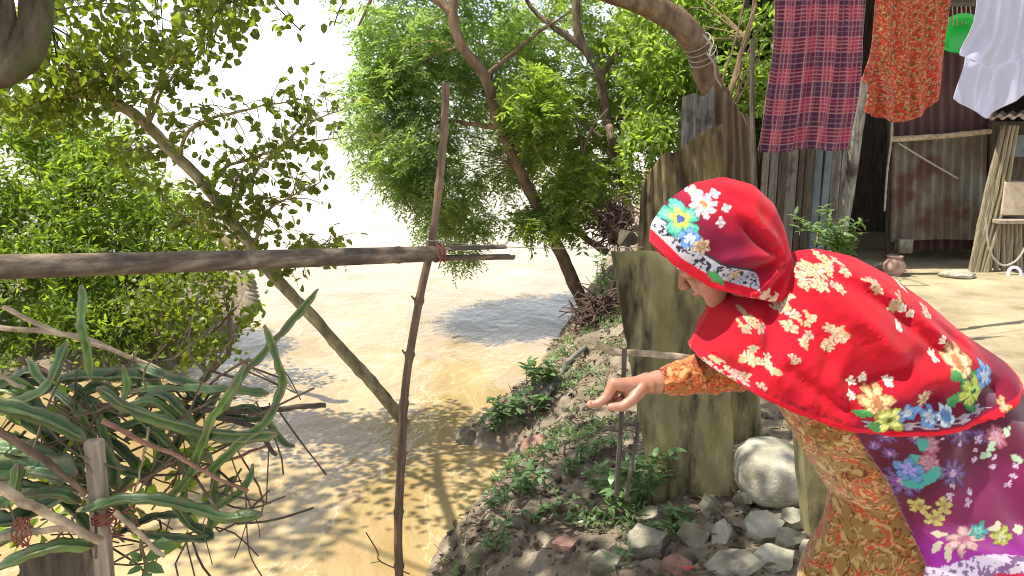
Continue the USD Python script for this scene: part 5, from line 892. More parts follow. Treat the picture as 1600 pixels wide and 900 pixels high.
def garment(body, W, R, keep=None, cut=None, h=0.0045, fold=None, thick=0.012, y0=Y0, power=2.0, ypad=0.05, smooth_it=4, ybias=None):
    """cloth round a rounded body whose side outline is BODY: KEEP / CUT are the outlines where the cloth ends"""
    b = body.bounds if keep is None else keep.intersection(body).bounds; lo = np.array([b[0] - 0.03, y0 - W - ypad, b[1] - 0.03]); hi = np.array([b[2] + 0.03, y0 + W + ypad, b[3] + 0.03])
    X, Y, Z = grid(lo, hi, h); d = -sd2(body, X[:, :1, :], Z[:, :1, :]); q = np.clip(d / R, 0, 1); w = W * (1 - (1 - q) ** power) ** (1 / power); w = np.where(d < 0, d, w)
    w = ndimage.gaussian_filter(w, 1.2)
    if fold is not None: w = w + fold(X[:, 0, :], Z[:, 0, :]) * np.clip(d / 0.03, 0, 1)
    gx_, gz_ = np.gradient(w, h); k = 1 / np.sqrt(1 + gx_ ** 2 + gz_ ** 2); f = (np.abs(Y - y0) - w[:, None, :]) * k[:, None, :]
    sh = np.maximum(f, -(f + thick))
    if keep is not None: sh = np.maximum(sh, sd2(keep, X[:, :1, :], Z[:, :1, :])[:, None, :])
    if cut is not None: sh = np.maximum(sh, -sd2(cut, X[:, :1, :], Z[:, :1, :])[:, None, :])
    v, q4 = surface_nets(sh, lo, h); m = trimesh.Trimesh(v, np.vstack([q4[:, [0, 1, 2]], q4[:, [0, 2, 3]]]), process=False); relax(m, smooth_it)
    m.fix_normals() if not m.is_winding_consistent else None
    return m
def relax(m, n, lam=0.5):
    e = m.edges_unique; k = len(m.vertices); import scipy.sparse as sps
    A = sps.coo_matrix((np.ones(2 * len(e)), (np.r_[e[:, 0], e[:, 1]], np.r_[e[:, 1], e[:, 0]])), shape=(k, k)).tocsr(); dg = np.maximum(np.asarray(A.sum(1)).ravel(), 1)[:, None]; v = m.vertices.view(np.ndarray).copy()
    for _ in range(n): v = v + lam * (A @ v / dg - v)
    m.vertices = v
def design(v, y):
    """photograph coordinates of the side plane, for placing the print"""
    z = v[:, 2] - EYE[2]; c = math.cos(PITCH) * y - math.sin(PITCH) * z; return 800 + FPX * v[:, 0] / c, 450 - FPX * (math.sin(PITCH) * y + math.cos(PITCH) * z) / c
def paint_flower(col, u, v, c, R, n, stops, rot=0.0, squash=1.0, jag=0.35):
    du, dv = u - c[0], (v - c[1]) / squash; r = np.hypot(du, dv) / R; th = np.arctan2(dv, du) + rot; edge_ = 1 - jag + jag * np.abs(np.cos(n * th / 2)); e = r / edge_
    for lim, cc in stops: m = e < lim; col[m] = cc
    pet = (e < stops[0][0]) & (np.abs(np.sin(n * th / 2)) > 0.9) & (r > 0.3); col[pet] *= 0.55; m = e < 1; col[m] *= (0.72 + 0.4 * np.clip(e[m], 0, 1) + 0.22 * np.sin(th[m] * 23 + 5 * r[m]))[:, None] * 0.95; m = (e > 0.93) & (e < 1.06); col[m] *= 0.6
def paint_leaf(col, u, v, c, L, w, rot, color):
    du, dv = u - c[0], v - c[1]; a = du * math.cos(rot) + dv * math.sin(rot); b = -du * math.sin(rot) + dv * math.cos(rot); t = a / L
    m = (t > 0) & (t < 1) & (np.abs(b) < w * np.sqrt(np.clip(4 * t * (1 - t), 0, 1))); col[m] = color
def paint_blotch(col, u, v, c, R, thr, color, seed, squash=1.0):
    du, dv = u - c[0], (v - c[1]) / squash; r = np.hypot(du, dv) / R; n = meshkit.fbm(np.stack([u / 9.0, v / 9.0, 0 * u + seed], -1), 3, seed); m = (r < 1) & (n > thr + 0.25 * r); col[m] = color
def dist_line(u, v, line): return shapely.distance(shapely.points(u, v), sg.LineString(line))
CREAM, WHITE, RED, DRED, MAR = [0.42, 0.30, 0.20], [0.37, 0.33, 0.34], [0.33, 0.003, 0.011], [0.24, 0.002, 0.008], [0.11, 0.003, 0.018]
TEAL, GREEN, YEL, BLUE, TAN, PALE, BLACK = [0.045, 0.27, 0.2], [0.05, 0.2, 0.06], [0.36, 0.37, 0.07], [0.1, 0.2, 0.4], [0.33, 0.17, 0.07], [0.38, 0.45, 0.54], [0.02, 0.018, 0.03]
woman = thing('person', 'woman in a red floral head shawl, stooping with one arm stretched out', 'person')
# body: one continuous figure
def J(u, v, dy, r): return (P(u, v, Y0 + dy), r)
head_c = P(1128, 384, Y0 + 0.01); gaze = unit([-0.70, 0.46, -0.54]); sidev = unit(np.cross(gaze, [0, 0, 1.0])); crown = np.cross(sidev, gaze)
def hd(f, s, c_, r): return (head_c + gaze * f + sidev * s + crown * c_, r)
bones = []
def bone(*js):
    for a, b in zip(js[:-1], js[1:]): bones.append((a, b))
bone(hd(-0.035, 0, 0.02, 0.078), hd(0.03, 0, 0.02, 0.068)); bone(hd(0.035, 0.03, -0.045, 0.036), hd(0.062, 0.012, -0.088, 0.019), hd(0.062, -0.012, -0.088, 0.019), hd(0.035, -0.03, -0.045, 0.036)); bone(hd(0.035, 0.03, -0.045, 0.036), hd(-0.01, 0.04, -0.02, 0.05)); bone(hd(0.035, -0.03, -0.045, 0.036), hd(-0.01, -0.04, -0.02, 0.05))
bone(hd(0.055, 0, 0.0, 0.045), hd(0.06, 0, -0.05, 0.036)); bone(hd(0.092, 0, 0.002, 0.009), hd(0.112, 0, -0.034, 0.0115)); bone(hd(0.104, 0.012, -0.038, 0.008), hd(0.104, -0.012, -0.038, 0.008))
bone(hd(0.083, 0.03, 0.028, 0.014), hd(0.09, 0, 0.026, 0.012), hd(0.083, -0.03, 0.028, 0.014))
for s_ in (-1, 1): bone(hd(0.066, 0.042 * s_, -0.012, 0.022), hd(0.03, 0.052 * s_, -0.005, 0.03)); bone(hd(-0.01, 0.076 * s_, 0.02, 0.012), hd(-0.01, 0.074 * s_, -0.02, 0.010))
neck0 = J(1172, 432, 0.0, 0.052); chest = J(1330, 540, 0.0, 0.10); waist = J(1485, 650, 0.0, 0.09); pelvis = J(1620, 745, 0.0, 0.10)
bone(hd(-0.03, 0, -0.03, 0.055), neck0, J(1235, 462, 0.0, 0.06)); bone(J(1292, 515, -0.075, 0.06), J(1292, 515, 0.075, 0.06)); bone(J(1245, 470, 0, 0.07), chest, waist, pelvis); bone(J(1320, 540, -0.05, 0.085), J(1480, 650, -0.04, 0.08), J(1610, 750, -0.05, 0.09)); bone(J(1320, 540, 0.05, 0.085), J(1480, 650, 0.04, 0.08), J(1610, 750, 0.05, 0.09))
for dy, k in ((-0.09, 0), (0.09, 1)):
    hip = J(1610, 770, dy * 0.8, 0.09); kn = (np.array([hip[0][0] - 0.11 - 0.04 * k, Y0 + dy, 0.47]), 0.062); an = (np.array([hip[0][0] - 0.02 - 0.05 * k, Y0 + dy, 0.085]), 0.036); toe = (an[0] + [-0.17, 0, -0.06], 0.026); heel = (an[0] + [0.04, 0, -0.05], 0.03)
    bone(hip, kn, an); bone(an, heel, toe); bone(an, toe)
# left arm under the shawl, right arm stretched out
bone(J(1300, 540, -0.09, 0.05), J(1280, 615, -0.11, 0.04), J(1200, 590, -0.04, 0.03))
wrist = P(1018, 599, 1.545)
bone((P(1285, 485, Y0 + 0.125), 0.058), (P(1168, 570, 1.60), 0.043), (P(1090, 585, 1.57), 0.037), (wrist, 0.0235))
# hand: palm turned down and towards the viewer, thumb on this side, fingers drooping, forefinger pointing
def Hh(u, v, dy): return P(u, v, 1.545 + dy)
knuck = [Hh(960, 599, -0.028), Hh(957, 598, -0.010), Hh(960, 600, 0.010), Hh(966, 603, 0.028)]
for k, p in enumerate(knuck):
    bone((wrist + np.array([-0.008, -0.012 + 0.009 * k, 0.0]), 0.0185), (p + np.array([0.012, 0, -0.004]), 0.0135)); bone((p + np.array([0.012, 0, -0.004]), 0.0135), (p, 0.0115))
bone((knuck[0] + [0.012, 0, -0.004], 0.0125), (knuck[3] + [0.012, 0, -0.004], 0.0125)); bone((Hh(1000, 606, -0.022), 0.017), (Hh(985, 614, -0.026), 0.0145))
def finger(pp, rr): bone(*[(p, r) for p, r in zip(pp, rr)])
finger([knuck[0], Hh(948, 620, -0.031), Hh(936, 630, -0.034), Hh(922, 632, -0.034)], [0.0112, 0.0098, 0.0088, 0.0075])
finger([knuck[1], Hh(948, 623, -0.013), Hh(958, 635, -0.018), Hh(968, 625, -0.020)], [0.0112, 0.0099, 0.0088, 0.0076])
finger([knuck[2], Hh(953, 624, 0.006), Hh(963, 634, 0.002), Hh(973, 623, -0.002)], [0.0108, 0.0094, 0.0084, 0.0073])
finger([knuck[3], Hh(957, 623, 0.028), Hh(964, 634, 0.025), Hh(973, 633, 0.022)], [0.0095, 0.0083, 0.0075, 0.0066])
finger([Hh(1002, 607, -0.026), Hh(990, 623, -0.040), Hh(973, 635, -0.046), Hh(955, 636, -0.047)], [0.0155, 0.0118, 0.0105, 0.0082])
sph = tm(trimesh.creation.icosphere(2)); parts = []
for (a, ra), (b, rb) in bones: parts.append(manifold3d.Manifold.hull_points(np.vstack([sph[0] * ra + a, sph[0] * rb + b])))
bm = manifold3d.Manifold.batch_boolean(parts, manifold3d.OpType.Add).refine_to_length(0.0048); mm = bm.to_mesh(); bt = trimesh.Trimesh(np.array(mm.vert_properties[:, :3], float), np.array(mm.tri_verts), process=True)
trimesh.smoothing.filter_taubin(bt, lamb=0.5, nu=0.52, iterations=14)
obj('body', tm(bt), 'skin', woman, smooth=True)
for s_ in (-1, 1):
    e = head_c + gaze * 0.083 + sidev * 0.031 * s_ + crown * 0.004; obj('eye', (sph[0] * 0.0105 + e, sph[1]), 'eye_white', woman, smooth=True)
    obj('eyebrow', sweep(spline([head_c + gaze * 0.088 + sidev * 0.046 * s_ + crown * 0.026, head_c + gaze * 0.099 + sidev * 0.03 * s_ + crown * 0.031, head_c + gaze * 0.102 + sidev * 0.012 * s_ + crown * 0.027], 8), np.array([1, 2, 2.6, 3, 3, 2.8, 2.4, 1.2]) * 0.001, 6), 'hair', woman, smooth=True)
obj('mouth', sweep(spline([head_c + gaze * 0.083 + sidev * 0.022 + crown * -0.062, head_c + gaze * 0.097 + crown * -0.06, head_c + gaze * 0.083 - sidev * 0.022 + crown * -0.062], 10), np.array([1, 3, 4.6, 5.4, 5.6, 5.6, 5.4, 4.6, 3, 1]) * 0.001, 8), 'lips', woman, smooth=True)
# finger nails
for p, d in ((Hh(921, 629, -0.036), (-1, -0.3, 0.5)), (Hh(957, 637, -0.053), (-0.4, -1, 0.3))):
    M4 = rot_to(d, (-1, 0, 0)); obj('finger_nail', (sph[0] * [0.006, 0.0045, 0.0016] @ M4.T + p, sph[1]), 'lips', woman, smooth=True)
# ---- garments
HOOD = [(1016, 374), (1019, 350), (1042, 316), (1082, 288), (1130, 278), (1176, 290), (1208, 320), (1225, 360), (1233, 396), (1290, 440), (1250, 520), (1150, 530), (1090, 520), (1050, 490), (1022, 430), (1012, 395)]
HOOD_EDGE = [(1008, 368), (1026, 386), (1058, 420), (1112, 452), (1172, 466)]
hood_poly = plane_poly(HOOD, Y0); hood_cut = plane_poly(HOOD_EDGE + [(1215, 474), (1310, 478), (1310, 620), (900, 620), (900, 368)], 1.40)
hood_keep = plane_poly([(960, 200), (1300, 200), (1300, 450), (1215, 500), (1170, 520), (1130, 540), (900, 540), (900, 200)], 1.42)
def crease(x, z, lines, y):
    """soft ridges (+) and valleys (-) along hand-drawn lines: (points, height, half width in metres)"""
    pp = shapely.points(x.ravel(), z.ravel()); out = np.zeros(x.size)
    for pt, a, wd in lines:
        q = spline(np.array([[P(u_, v_, y)[0], P(u_, v_, y)[2], 0] for u_, v_ in pt]), 24)[:, :2]; ln = sg.LineString(q); d = shapely.distance(pp, ln); s_ = shapely.line_locate_point(ln, pp, normalized=True)
        out += 1.7 * a * np.exp(-(d / (1.25 * wd)) ** 2) * np.clip(np.minimum(s_, 1 - s_) * 5 + 0.25, 0, 1)
    return out.reshape(x.shape)
SHAWL_FOLDS = [([(1232, 402), (1185, 462), (1128, 500)], -0.016, 0.011), ([(1238, 408), (1205, 478), (1150, 535)], 0.014, 0.012), ([(1242, 415), (1228, 500), (1200, 570)], -0.014, 0.011), ([(1262, 396), (1335, 424), (1440, 490)], 0.012, 0.012), ([(1262, 406), (1370, 462), (1490, 560)], -0.014, 0.012), ([(1255, 418), (1320, 480), (1430, 580)], 0.012, 0.016),
    ([(1248, 425), (1275, 520), (1330, 610)], -0.011, 0.014), ([(1105, 490), (1140, 545), (1190, 590)], 0.012, 0.012), ([(1092, 520), (1120, 565), (1160, 600)], -0.010, 0.009), ([(1290, 650), (1400, 610), (1540, 560)], 0.012, 0.022), ([(1330, 590), (1440, 560), (1560, 565)], -0.010, 0.016), ([(1380, 430), (1470, 505), (1580, 585)], -0.009, 0.008), ([(1400, 440), (1490, 530), (1600, 610)], 0.008, 0.010), ([(1210, 560), (1260, 600), (1340, 650)], -0.009, 0.010), ([(1420, 600), (1500, 630), (1580, 620)], -0.010, 0.014), ([(1150, 470), (1180, 520), (1215, 600)], 0.008, 0.008)]
HOOD_FOLDS = [([(1230, 398), (1195, 385), (1160, 345)], -0.012, 0.008), ([(1226, 388), (1190, 352), (1178, 318)], 0.008, 0.010), ([(1230, 405), (1180, 425), (1125, 440)], -0.010, 0.008), ([(1228, 402), (1180, 400), (1120, 410)], 0.008, 0.010), ([(1225, 410), (1190, 450), (1160, 465)], 0.007, 0.007), ([(1215, 350), (1160, 310), (1110, 290)], -0.005, 0.010), ([(1100, 400), (1060, 360), (1040, 330)], 0.004, 0.02)]
NP = P(1222, 402, Y0); npx, npz = NP[0], NP[2]
def fold_hood(x, z):
    dx, dz = x - npx, z - npz; r = np.hypot(dx, dz); th = np.arctan2(dz, dx); return crease(x, z, HOOD_FOLDS, 1.4) + 0.004 * np.sin(th * 11 + 9 * r) * np.exp(-((r - 0.05) / 0.07) ** 2) + 0.012 * (meshkit.fbm(np.stack([x * 14, z * 14, 0 * x], -1), 3, 8) - 0.5)
hood = garment(hood_poly, 0.104, 0.125, keep=hood_keep, cut=hood_cut, fold=fold_hood, h=0.0042)
SH = [(1120, 470), (1165, 452), (1200, 418), (1234, 397), (1275, 391), (1330, 403), (1390, 434), (1445, 474), (1500, 522), (1560, 562), (1610, 596), (1700, 655), (1800, 730), (1800, 1000), (1080, 1000), (1050, 700), (1076, 550), (1092, 520)]
HEM = [(1040, 520), (1084, 552), (1118, 592), (1170, 612), (1240, 640), (1320, 664), (1380, 673), (1440, 675), (1500, 670), (1560, 654), (1620, 634), (1800, 560)]
sh_poly = plane_poly(SH, Y0); sh_keep = plane_poly([(900, 300), (1400, 250), (1900, 300), (1900, 560)] + HEM[::-1] + [(900, 500)], 1.33)
def fold_shawl(x, z):
    dx, dz = x - npx, z - npz; r = np.hypot(dx, dz); th = np.arctan2(dz, dx); n = meshkit.fbm(np.stack([x * 7, z * 7, 0 * x], -1), 3, 5) - 0.5
    rad = np.sin(th * 13 + 3 * n * 4) * (0.3 + 0.7 * (np.sin(th * 5 + 1) > -0.2))
    px = np.array([[P(u_, v_, 1.33)[0], P(u_, v_, 1.33)[2]] for u_, v_ in [(1322, 405), (1275, 455), (1245, 505), (1215, 555), (1165, 612)]]); ln = sg.LineString(px); pp = shapely.points(x.ravel(), z.ravel())
    dl = shapely.distance(pp, ln).reshape(x.shape); side_ = (x - np.interp(z, px[::-1, 1], px[::-1, 0])) > 0; sg_ = np.where(side_, dl, -dl); step = 0.007 * (1 + np.tanh(sg_ / 0.011)) * np.exp(-np.maximum(sg_, 0) / 0.12) - 0.004 * np.exp(-((sg_ + 0.025) / 0.02) ** 2)
    return step + crease(x, z, SHAWL_FOLDS, 1.33) + 0.006 * rad * np.exp(-((r - 0.16) / 0.13) ** 2) + 0.012 * (np.abs(meshkit.fbm(np.stack([(x + z) * 9, (x - z) * 26, 0 * x], -1), 3, 55) - 0.5))  + 0.035 * n + 0.008 * np.sin((dx * 0.8 - dz) * 48 + n * 9) * np.clip((dx - 0.15) * 5, 0, 1)
shawl = garment(sh_poly, 0.205, 0.20, keep=sh_keep, fold=fold_shawl, h=0.005)
DR = [(1170, 560), (1222, 640), (1262, 712), (1303, 772), (1294, 828), (1256, 895), (1235, 1000), (1225, 1085), (1800, 1085), (1800, 560)]
dr_poly = plane_poly(DR + [], Y0); dr_keep = plane_poly([(1150, 590), (1200, 480), (1300, 450), (1400, 500), (1700, 560), (1900, 600), (1900, 1080), (1100, 1080)], Y0)
def fold_dress(x, z):
    n = meshkit.fbm(np.stack([x * 6, z * 3, 0 * x], -1), 3, 15) - 0.5; return 0.018 * np.abs(np.sin((x - 0.32 * z) * 30 + n * 5)) ** 0.7 - 0.012 + 0.02 * n
dress = garment(plane_poly([(1170, 560), (1222, 640), (1262, 712), (1303, 772), (1294, 828), (1256, 895), (1235, 1000), (1225, 1400), (1900, 1400), (1900, 800), (1800, 755), (1700, 690), (1600, 625), (1500, 556), (1390, 470), (1300, 440), (1220, 480), (1190, 560)], Y0), 0.160, 0.18, keep=dr_keep, fold=fold_dress, h=0.006)
PU_EDGE = [(1330, 640), (1345, 682), (1400, 765), (1432, 840), (1452, 900), (1475, 1075)]
pu_keep = plane_poly(PU_EDGE + [(1900, 1075), (1900, 500), (1500, 560)], 1.31)
def fold_purple(x, z):
    n = meshkit.fbm(np.stack([x * 5, z * 5, 0 * x], -1), 3, 25) - 0.5; return 0.010 * np.sin((x * 0.7 + z) * 36 + n * 8) + 0.03 * n - 0.006
purple = garment(plane_poly([(1200, 480), (1222, 640), (1262, 712), (1280, 772), (1280, 828), (1250, 895), (1235, 1000), (1225, 1400), (1900, 1400), (1900, 790), (1800, 742), (1700, 672), (1600, 606), (1500, 538), (1390, 460), (1300, 430), (1220, 470)], Y0), 0.192, 0.17, keep=pu_keep, fold=fold_purple, h=0.0055)
# print of the shawl
def shawl_print(v, y, hood_):
    u, w = design(v, y); col = np.tile(np.array(RED), (len(v), 1)); n = meshkit.fbm(np.stack([u / 30, w / 30, 0 * u], -1), 3, 3)
    col *= (0.9 + 0.2 * n)[:, None]
    u0, w0 = u, w; q_ = np.stack([v[:, 0] * 130, 0 * u, v[:, 2] * 130], -1); u = u + (meshkit.fbm(q_, 2, 71) - 0.5) * 7; w = w + (meshkit.fbm(q_, 2, 72) - 0.5) * 7
    if hood_:
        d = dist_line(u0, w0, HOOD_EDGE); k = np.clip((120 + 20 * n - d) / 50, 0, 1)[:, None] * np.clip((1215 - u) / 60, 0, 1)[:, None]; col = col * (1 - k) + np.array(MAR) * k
        a = (u - HOOD_EDGE[0][0]) * 0.83 + (w - HOOD_EDGE[0][1]) * 0.55
        lace = (d > 17) & (d < 40) & (u < 1185); col[lace] = WHITE; m = lace & (meshkit.fbm(np.stack([a / 5, d / 4.5, 0 * u], -1), 2, 9) + 0.10 * np.cos((d - 28) / 11 * 3.14) > 0.52); col[m] = BLACK; m = lace & (meshkit.fbm(np.stack([u / 4, w / 4, 0 * u], -1), 2, 19) > 0.56); col[m] = [0.3, 0.3, 0.36]
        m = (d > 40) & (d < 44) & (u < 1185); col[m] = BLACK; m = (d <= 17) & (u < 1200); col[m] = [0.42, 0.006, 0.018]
        paint_flower(col, u, w, (1070, 345), 30, 5, [(1, TEAL), (0.72, [0.12, 0.45, 0.2]), (0.5, YEL), (0.22, [0.05, 0.08, 0.25])], 0.4); paint_flower(col, u, w, (1080, 374), 17, 5, [(1, BLUE), (0.5, PALE)], 0.2)
        paint_flower(col, u, w, (1106, 322), 21, 8, [(1, [0.45, 0.3, 0.33]), (0.6, [0.6, 0.45, 0.42]), (0.25, TAN)], 0.1); paint_flower(col, u, w, (1098, 304), 11, 5, [(1, WHITE), (0.4, CREAM)]); paint_flower(col, u, w, (1127, 305), 8, 4, [(1, WHITE)]); paint_flower(col, u, w, (1138, 326), 8, 4, [(1, WHITE)]); paint_flower(col, u, w, (1128, 349), 8, 4, [(1, WHITE)])
        paint_flower(col, u, w, (1097, 385), 14, 6, [(1, CREAM), (0.5, TAN), (0.3, CREAM)], 0.5); paint_flower(col, u, w, (1150, 432), 9, 5, [(1, CREAM)]); paint_leaf(col, u, w, (1105, 425), 34, 6, 0.6, GREEN)
        for k, (a_, b_) in enumerate([(1180, 470), (1160, 480), (1200, 462)]): paint_blotch(col, u, w, (a_, b_), 14, 0.33, CREAM, 60 + k)
        return col
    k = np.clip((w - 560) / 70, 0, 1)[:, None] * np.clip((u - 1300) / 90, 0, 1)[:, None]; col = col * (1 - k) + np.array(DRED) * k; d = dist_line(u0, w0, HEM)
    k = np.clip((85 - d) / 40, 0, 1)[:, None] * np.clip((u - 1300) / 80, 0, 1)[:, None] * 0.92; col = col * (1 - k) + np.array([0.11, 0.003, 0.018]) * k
    lace = (d > 13) & (d < 24) & (u > 1330) & (u < 1560); col[lace] = [0.25, 0.2, 0.24]; m = lace & ((np.sin(u / 5) + np.sin(u / 8.7 + d)) > 0.2); col[m] = [0.05, 0.01, 0.02]
    m = (d > 10) & (d < 16) & (u < 1400) & (u > 1180) & (meshkit.fbm(np.stack([u / 5, w / 5, 0 * u], -1), 2, 33) > 0.5); col[m] = [0.16, 0.004, 0.012]; col[d <= 9] = [0.42, 0.004, 0.014]
    def L(c, s_, colr):
        rr_ = np.random.default_rng(int(c[0] * 7 + c[1]))
        for _ in range(max(3, int(s_ / 3.2))):
            a_, b_ = c[0] + rr_.normal() * s_ * 0.42, c[1] + rr_.normal() * s_ * 0.28; paint_flower(col, u, w, (a_, b_), rr_.uniform(5, 10), 5, [(1, [x * rr_.uniform(0.8, 1.1) for x in colr]), (0.25, [0.33, 0.14, 0.07])], rr_.random() * 6, 0.85, 0.5)
            if rr_.random() < 0.35: paint_leaf(col, u, w, (a_, b_), rr_.uniform(10, 17), 3.0, rr_.random() * 6, [0.3, 0.2, 0.1])
    for c, s_ in [((1285, 448), 48), ((1262, 505), 42), ((1335, 430), 30), ((1255, 470), 30), ((1155, 487), 22), ((1185, 565), 30), ((1195, 520), 22), ((1310, 515), 20), ((1110, 545), 22), ((1420, 485), 22), ((1390, 455), 18), ((1480, 505), 18), ((1130, 590), 26), ((1160, 600), 20), ((1100, 570), 18), ((1295, 540), 12), ((1240, 560), 12)]: L(c, s_, CREAM)
    for c in [(1430, 490), (1415, 515), (1444, 500), (1492, 540), (1468, 560), (1470, 470), (1322, 590), (1340, 583), (1378, 588), (1318, 608)]: paint_flower(col, u, w, c, 8, 5, [(1, [0.6, 0.5, 0.4])], 0.4)
    paint_flower(col, u, w, (1352, 617), 28, 7, [(1, TAN), (0.7, [0.55, 0.34, 0.16]), (0.35, [0.3, 0.12, 0.05])], 0.3); paint_leaf(col, u, w, (1318, 630), 26, 7, 0.1, GREEN)
    paint_flower(col, u, w, (1374, 644), 32, 6, [(1, YEL), (0.75, [0.62, 0.62, 0.2]), (0.35, [0.25, 0.35, 0.06]), (0.2, [0.1, 0.1, 0.02])], 0.2, 0.7); paint_leaf(col, u, w, (1405, 634), 22, 8, -0.4, BLUE); paint_leaf(col, u, w, (1340, 648), 24, 8, 0.5, GREEN)
    paint_flower(col, u, w, (1400, 634), 16, 5, [(1, BLUE), (0.55, PALE)], 0.5); paint_flower(col, u, w, (1438, 642), 18, 5, [(1, BLUE), (0.6, PALE)], 0.1); paint_flower(col, u, w, (1466, 642), 18, 5, [(1, PALE), (0.6, BLUE)], 0.7); paint_flower(col, u, w, (1430, 612), 18, 8, [(1, CREAM), (0.55, TAN)], 0.2, 0.7)
    paint_flower(col, u, w, (1508, 572), 30, 7, [(1, TAN), (0.7, [0.6, 0.42, 0.22]), (0.35, [0.35, 0.15, 0.06])], 0.1); paint_leaf(col, u, w, (1480, 588), 24, 8, -0.1, GREEN)
    paint_flower(col, u, w, (1526, 614), 38, 6, [(1, GREEN), (0.8, YEL), (0.45, [0.35, 0.5, 0.1]), (0.2, [0.03, 0.06, 0.03])], 0.3, 0.8); paint_flower(col, u, w, (1556, 596), 22, 5, [(1, BLUE), (0.5, PALE)], 0.3); paint_leaf(col, u, w, (1500, 622), 26, 9, 2.9, GREEN); paint_flower(col, u, w, (1580, 640), 11, 5, [(1, TAN), (0.5, CREAM)])
    return col
def painted(name, m, mat, fn, levels=1, label=None):
    for _ in range(levels): m = m.subdivide()
    v, f = tm(m); obj(name, (v, f), mat, woman, smooth=True, color=np.clip(fn(v), 0, 1), label=label)
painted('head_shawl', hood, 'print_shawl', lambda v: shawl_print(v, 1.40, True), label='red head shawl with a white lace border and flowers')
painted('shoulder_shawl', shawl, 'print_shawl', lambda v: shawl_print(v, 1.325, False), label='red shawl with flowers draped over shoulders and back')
def dress_print(v):
    q = np.stack([v[:, 0] * 18, v[:, 1] * 18, v[:, 2] * 18], -1); wv = meshkit.fbm(q * 0.6, 3, 1); q2 = q * 1.6 + (wv[:, None] - 0.5) * 7; a = meshkit.fbm(q2 * 1.5, 2, 31); b = meshkit.fbm(q2 * 2.4, 2, 37)
    col = np.tile(np.array([0.22, 0.12, 0.036]), (len(v), 1)); col[np.abs(a - 0.5) < 0.035] = [0.12, 0.035, 0.018]; col[(a > 0.57)] = [0.34, 0.055, 0.025]; col[np.abs(a - 0.61) < 0.018] = [0.36, 0.23, 0.09]; col[(b > 0.63)] = [0.36, 0.24, 0.1]; col[b < 0.36] = [0.2, 0.13, 0.04]
    return col
painted('dress', dress, 'print_dress', dress_print, label='gold and rust paisley dress')
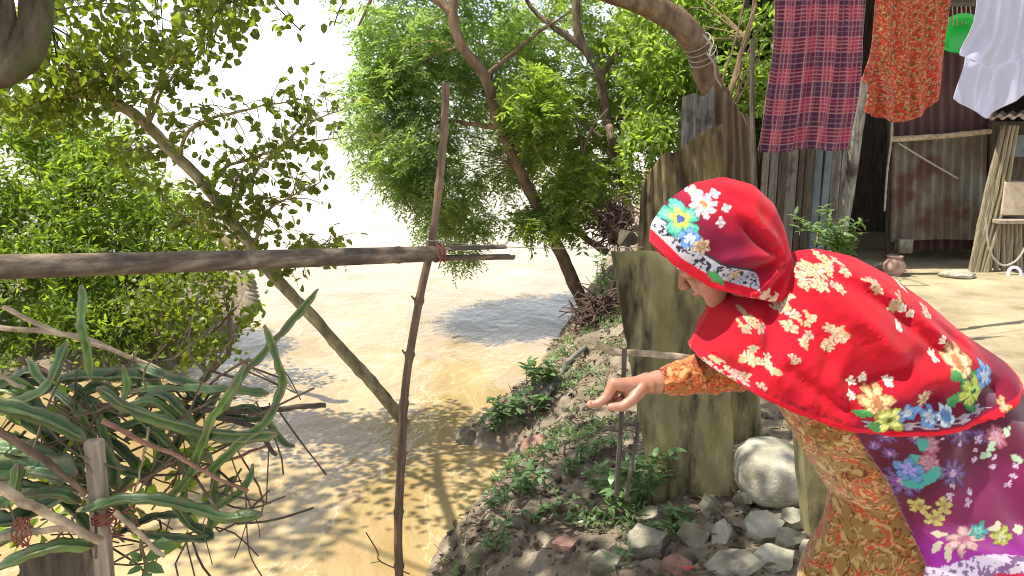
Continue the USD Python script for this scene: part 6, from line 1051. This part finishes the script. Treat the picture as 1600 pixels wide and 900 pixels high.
def purple_print(v):
    u, w = design(v, 1.30); n = meshkit.fbm(np.stack([u / 40, w / 40, 0 * u], -1), 3, 3); q_ = np.stack([v[:, 0] * 130, 0 * u, v[:, 2] * 130], -1); u = u + (meshkit.fbm(q_, 2, 71) - 0.5) * 7; w = w + (meshkit.fbm(q_, 2, 72) - 0.5) * 7; col = np.tile(np.array([0.075, 0.003, 0.02]), (len(v), 1))
    t = np.clip((w - (760 - (u - 1450) * 0.45) + 50 * (n - 0.5)) / 40, 0, 1)[:, None] * np.clip((u - 1420) / 60, 0, 1)[:, None]; col = col * (1 - t) + np.array([0.15, 0.005, 0.06]) * t; t2 = np.clip((w - 815) / 50, 0, 1)[:, None] * np.clip((u - 1430) / 40, 0, 1)[:, None]; col = col * (1 - t2) + np.array([0.30, 0.015, 0.27]) * t2
    VI, LI, AQ = [0.085, 0.03, 0.13], [0.15, 0.085, 0.19], [0.05, 0.25, 0.23]
    for c, R in [((1398, 690), 17), ((1436, 688), 14), ((1370, 685), 10), ((1512, 682), 27), ((1548, 692), 15), ((1492, 742), 26), ((1420, 762), 27), ((1406, 722), 13), ((1385, 712), 11)]: paint_flower(col, u, w, c, R, 9, [(1, VI), (0.75, LI), (0.45, [0.2, 0.06, 0.3]), (0.25, [0.5, 0.35, 0.45])], c[0] * 0.1, 0.9, 0.5)
    for c in [(1458, 698), (1456, 727), (1571, 692)]: paint_flower(col, u, w, c, 17, 8, [(1, [0.28, 0.07, 0.12]), (0.7, [0.42, 0.2, 0.25])], 0.2, 1, 0.15)
    for c, L_, rot in [((1420, 765), 50, -0.4), ((1450, 752), 30, -0.7), ((1412, 800), 32, 1.4), ((1440, 690), 22, 0.9), ((1428, 742), 28, -1.2)]: paint_leaf(col, u, w, c, L_, 9, rot, AQ)
    paint_flower(col, u, w, (1430, 742), 20, 5, [(1, BLUE), (0.5, [0.3, 0.25, 0.6])], 0.3)
    for c in [(1442, 796), (1474, 790), (1462, 812)]: paint_flower(col, u, w, c, 15, 5, [(1, [0.4, 0.34, 0.1]), (0.3, TAN)], 0.3, 1, 0.5)
    for k in range(14):
        a_, b_ = 1480 + (k * 53) % 130, 690 + (k * 37) % 100; paint_flower(col, u, w, (a_, b_), 4 + k % 3, 5, [(1, [0.5, 0.35, 0.5])])
    for c, rot in [((1568, 700), 2.2), ((1590, 720), 0.3), ((1560, 718), 2.9), ((1585, 690), -1)]: paint_leaf(col, u, w, c, 18, 5, rot, [0.3, 0.42, 0.28])
    paint_flower(col, u, w, (1512, 848), 30, 7, [(1, [0.55, 0.3, 0.3]), (0.7, [0.68, 0.45, 0.42]), (0.35, [0.5, 0.15, 0.25])], 0.2); paint_flower(col, u, w, (1530, 830), 16, 5, [(1, AQ), (0.5, [0.15, 0.5, 0.45])]); paint_flower(col, u, w, (1565, 838), 18, 6, [(1, YEL), (0.5, [0.6, 0.6, 0.3])])
    for c, rot in [((1484, 838), 3.0), ((1480, 856), 2.5), ((1545, 828), -0.4), ((1490, 862), 1.8), ((1585, 830), 0.1)]: paint_leaf(col, u, w, c, 22, 6, rot, [0.55, 0.5, 0.35])
    d = w - (892 - (u - 1450) * 0.16); lace = (d > 0) & (d < 34); col[lace] = [0.6, 0.52, 0.66]; m = lace & (meshkit.fbm(np.stack([u / 6, w / 6, 0 * u], -1), 2, 9) > 0.55); col[m] = [0.2, 0.1, 0.25]; col[(d >= 34) & (d < 60)] = [0.5, 0.006, 0.05]
    return col
painted('purple_wrap', purple, 'print_purple', purple_print, label='maroon and purple floral cloth wrapped over the hips')
# sleeve of the dress on the stretched arm and trousers
p = spline([P(1030, 595, 1.548), P(1062, 591, 1.56), P(1110, 580, 1.58), P(1190, 562, 1.61)], 60); rr = np.interp(np.linspace(0, 1, 60), [0, 0.1, 0.3, 0.6, 1], [0.028, 0.032, 0.041, 0.052, 0.062]); v, f = sweep(p, rr, 48, section=lambda a, t: 1 + 0.05 * np.sin(4 * a + 20 * t) + 0.035 * np.sin(t * 50 + 3 * np.sin(a)), cap=False)
v2, f2 = sweep(p, rr - 0.003, 48, section=lambda a, t: 1 + 0.05 * np.sin(4 * a + 20 * t) + 0.035 * np.sin(t * 50 + 3 * np.sin(a)), cap=False)
sl = trimesh.Trimesh(*join([(v, f), (v2, f2[:, ::-1])]), process=False); painted('sleeve', sl, 'print_dress', lambda v: dress_print(v * 1.3) * np.array([1.25, 0.8, 0.75]), label='gold and rust patterned sleeve')
for dy, k in ((-0.09, 0), (0.09, 1)):
    hx = P(1585, 720, Y0)[0]; p = spline([[hx - 0.03, Y0 + dy, 0.66], [hx - 0.11 - 0.04 * k, Y0 + dy, 0.47], [hx - 0.02 - 0.05 * k, Y0 + dy, 0.12]], 40); v, f = sweep(p, np.linspace(0.11, 0.06, 40), 30, section=lambda a, t: 1 + 0.05 * np.sin(5 * a + 6 * t))
    painted('trouser_leg', trimesh.Trimesh(v, f, process=False), 'print_dress', dress_print, levels=0)
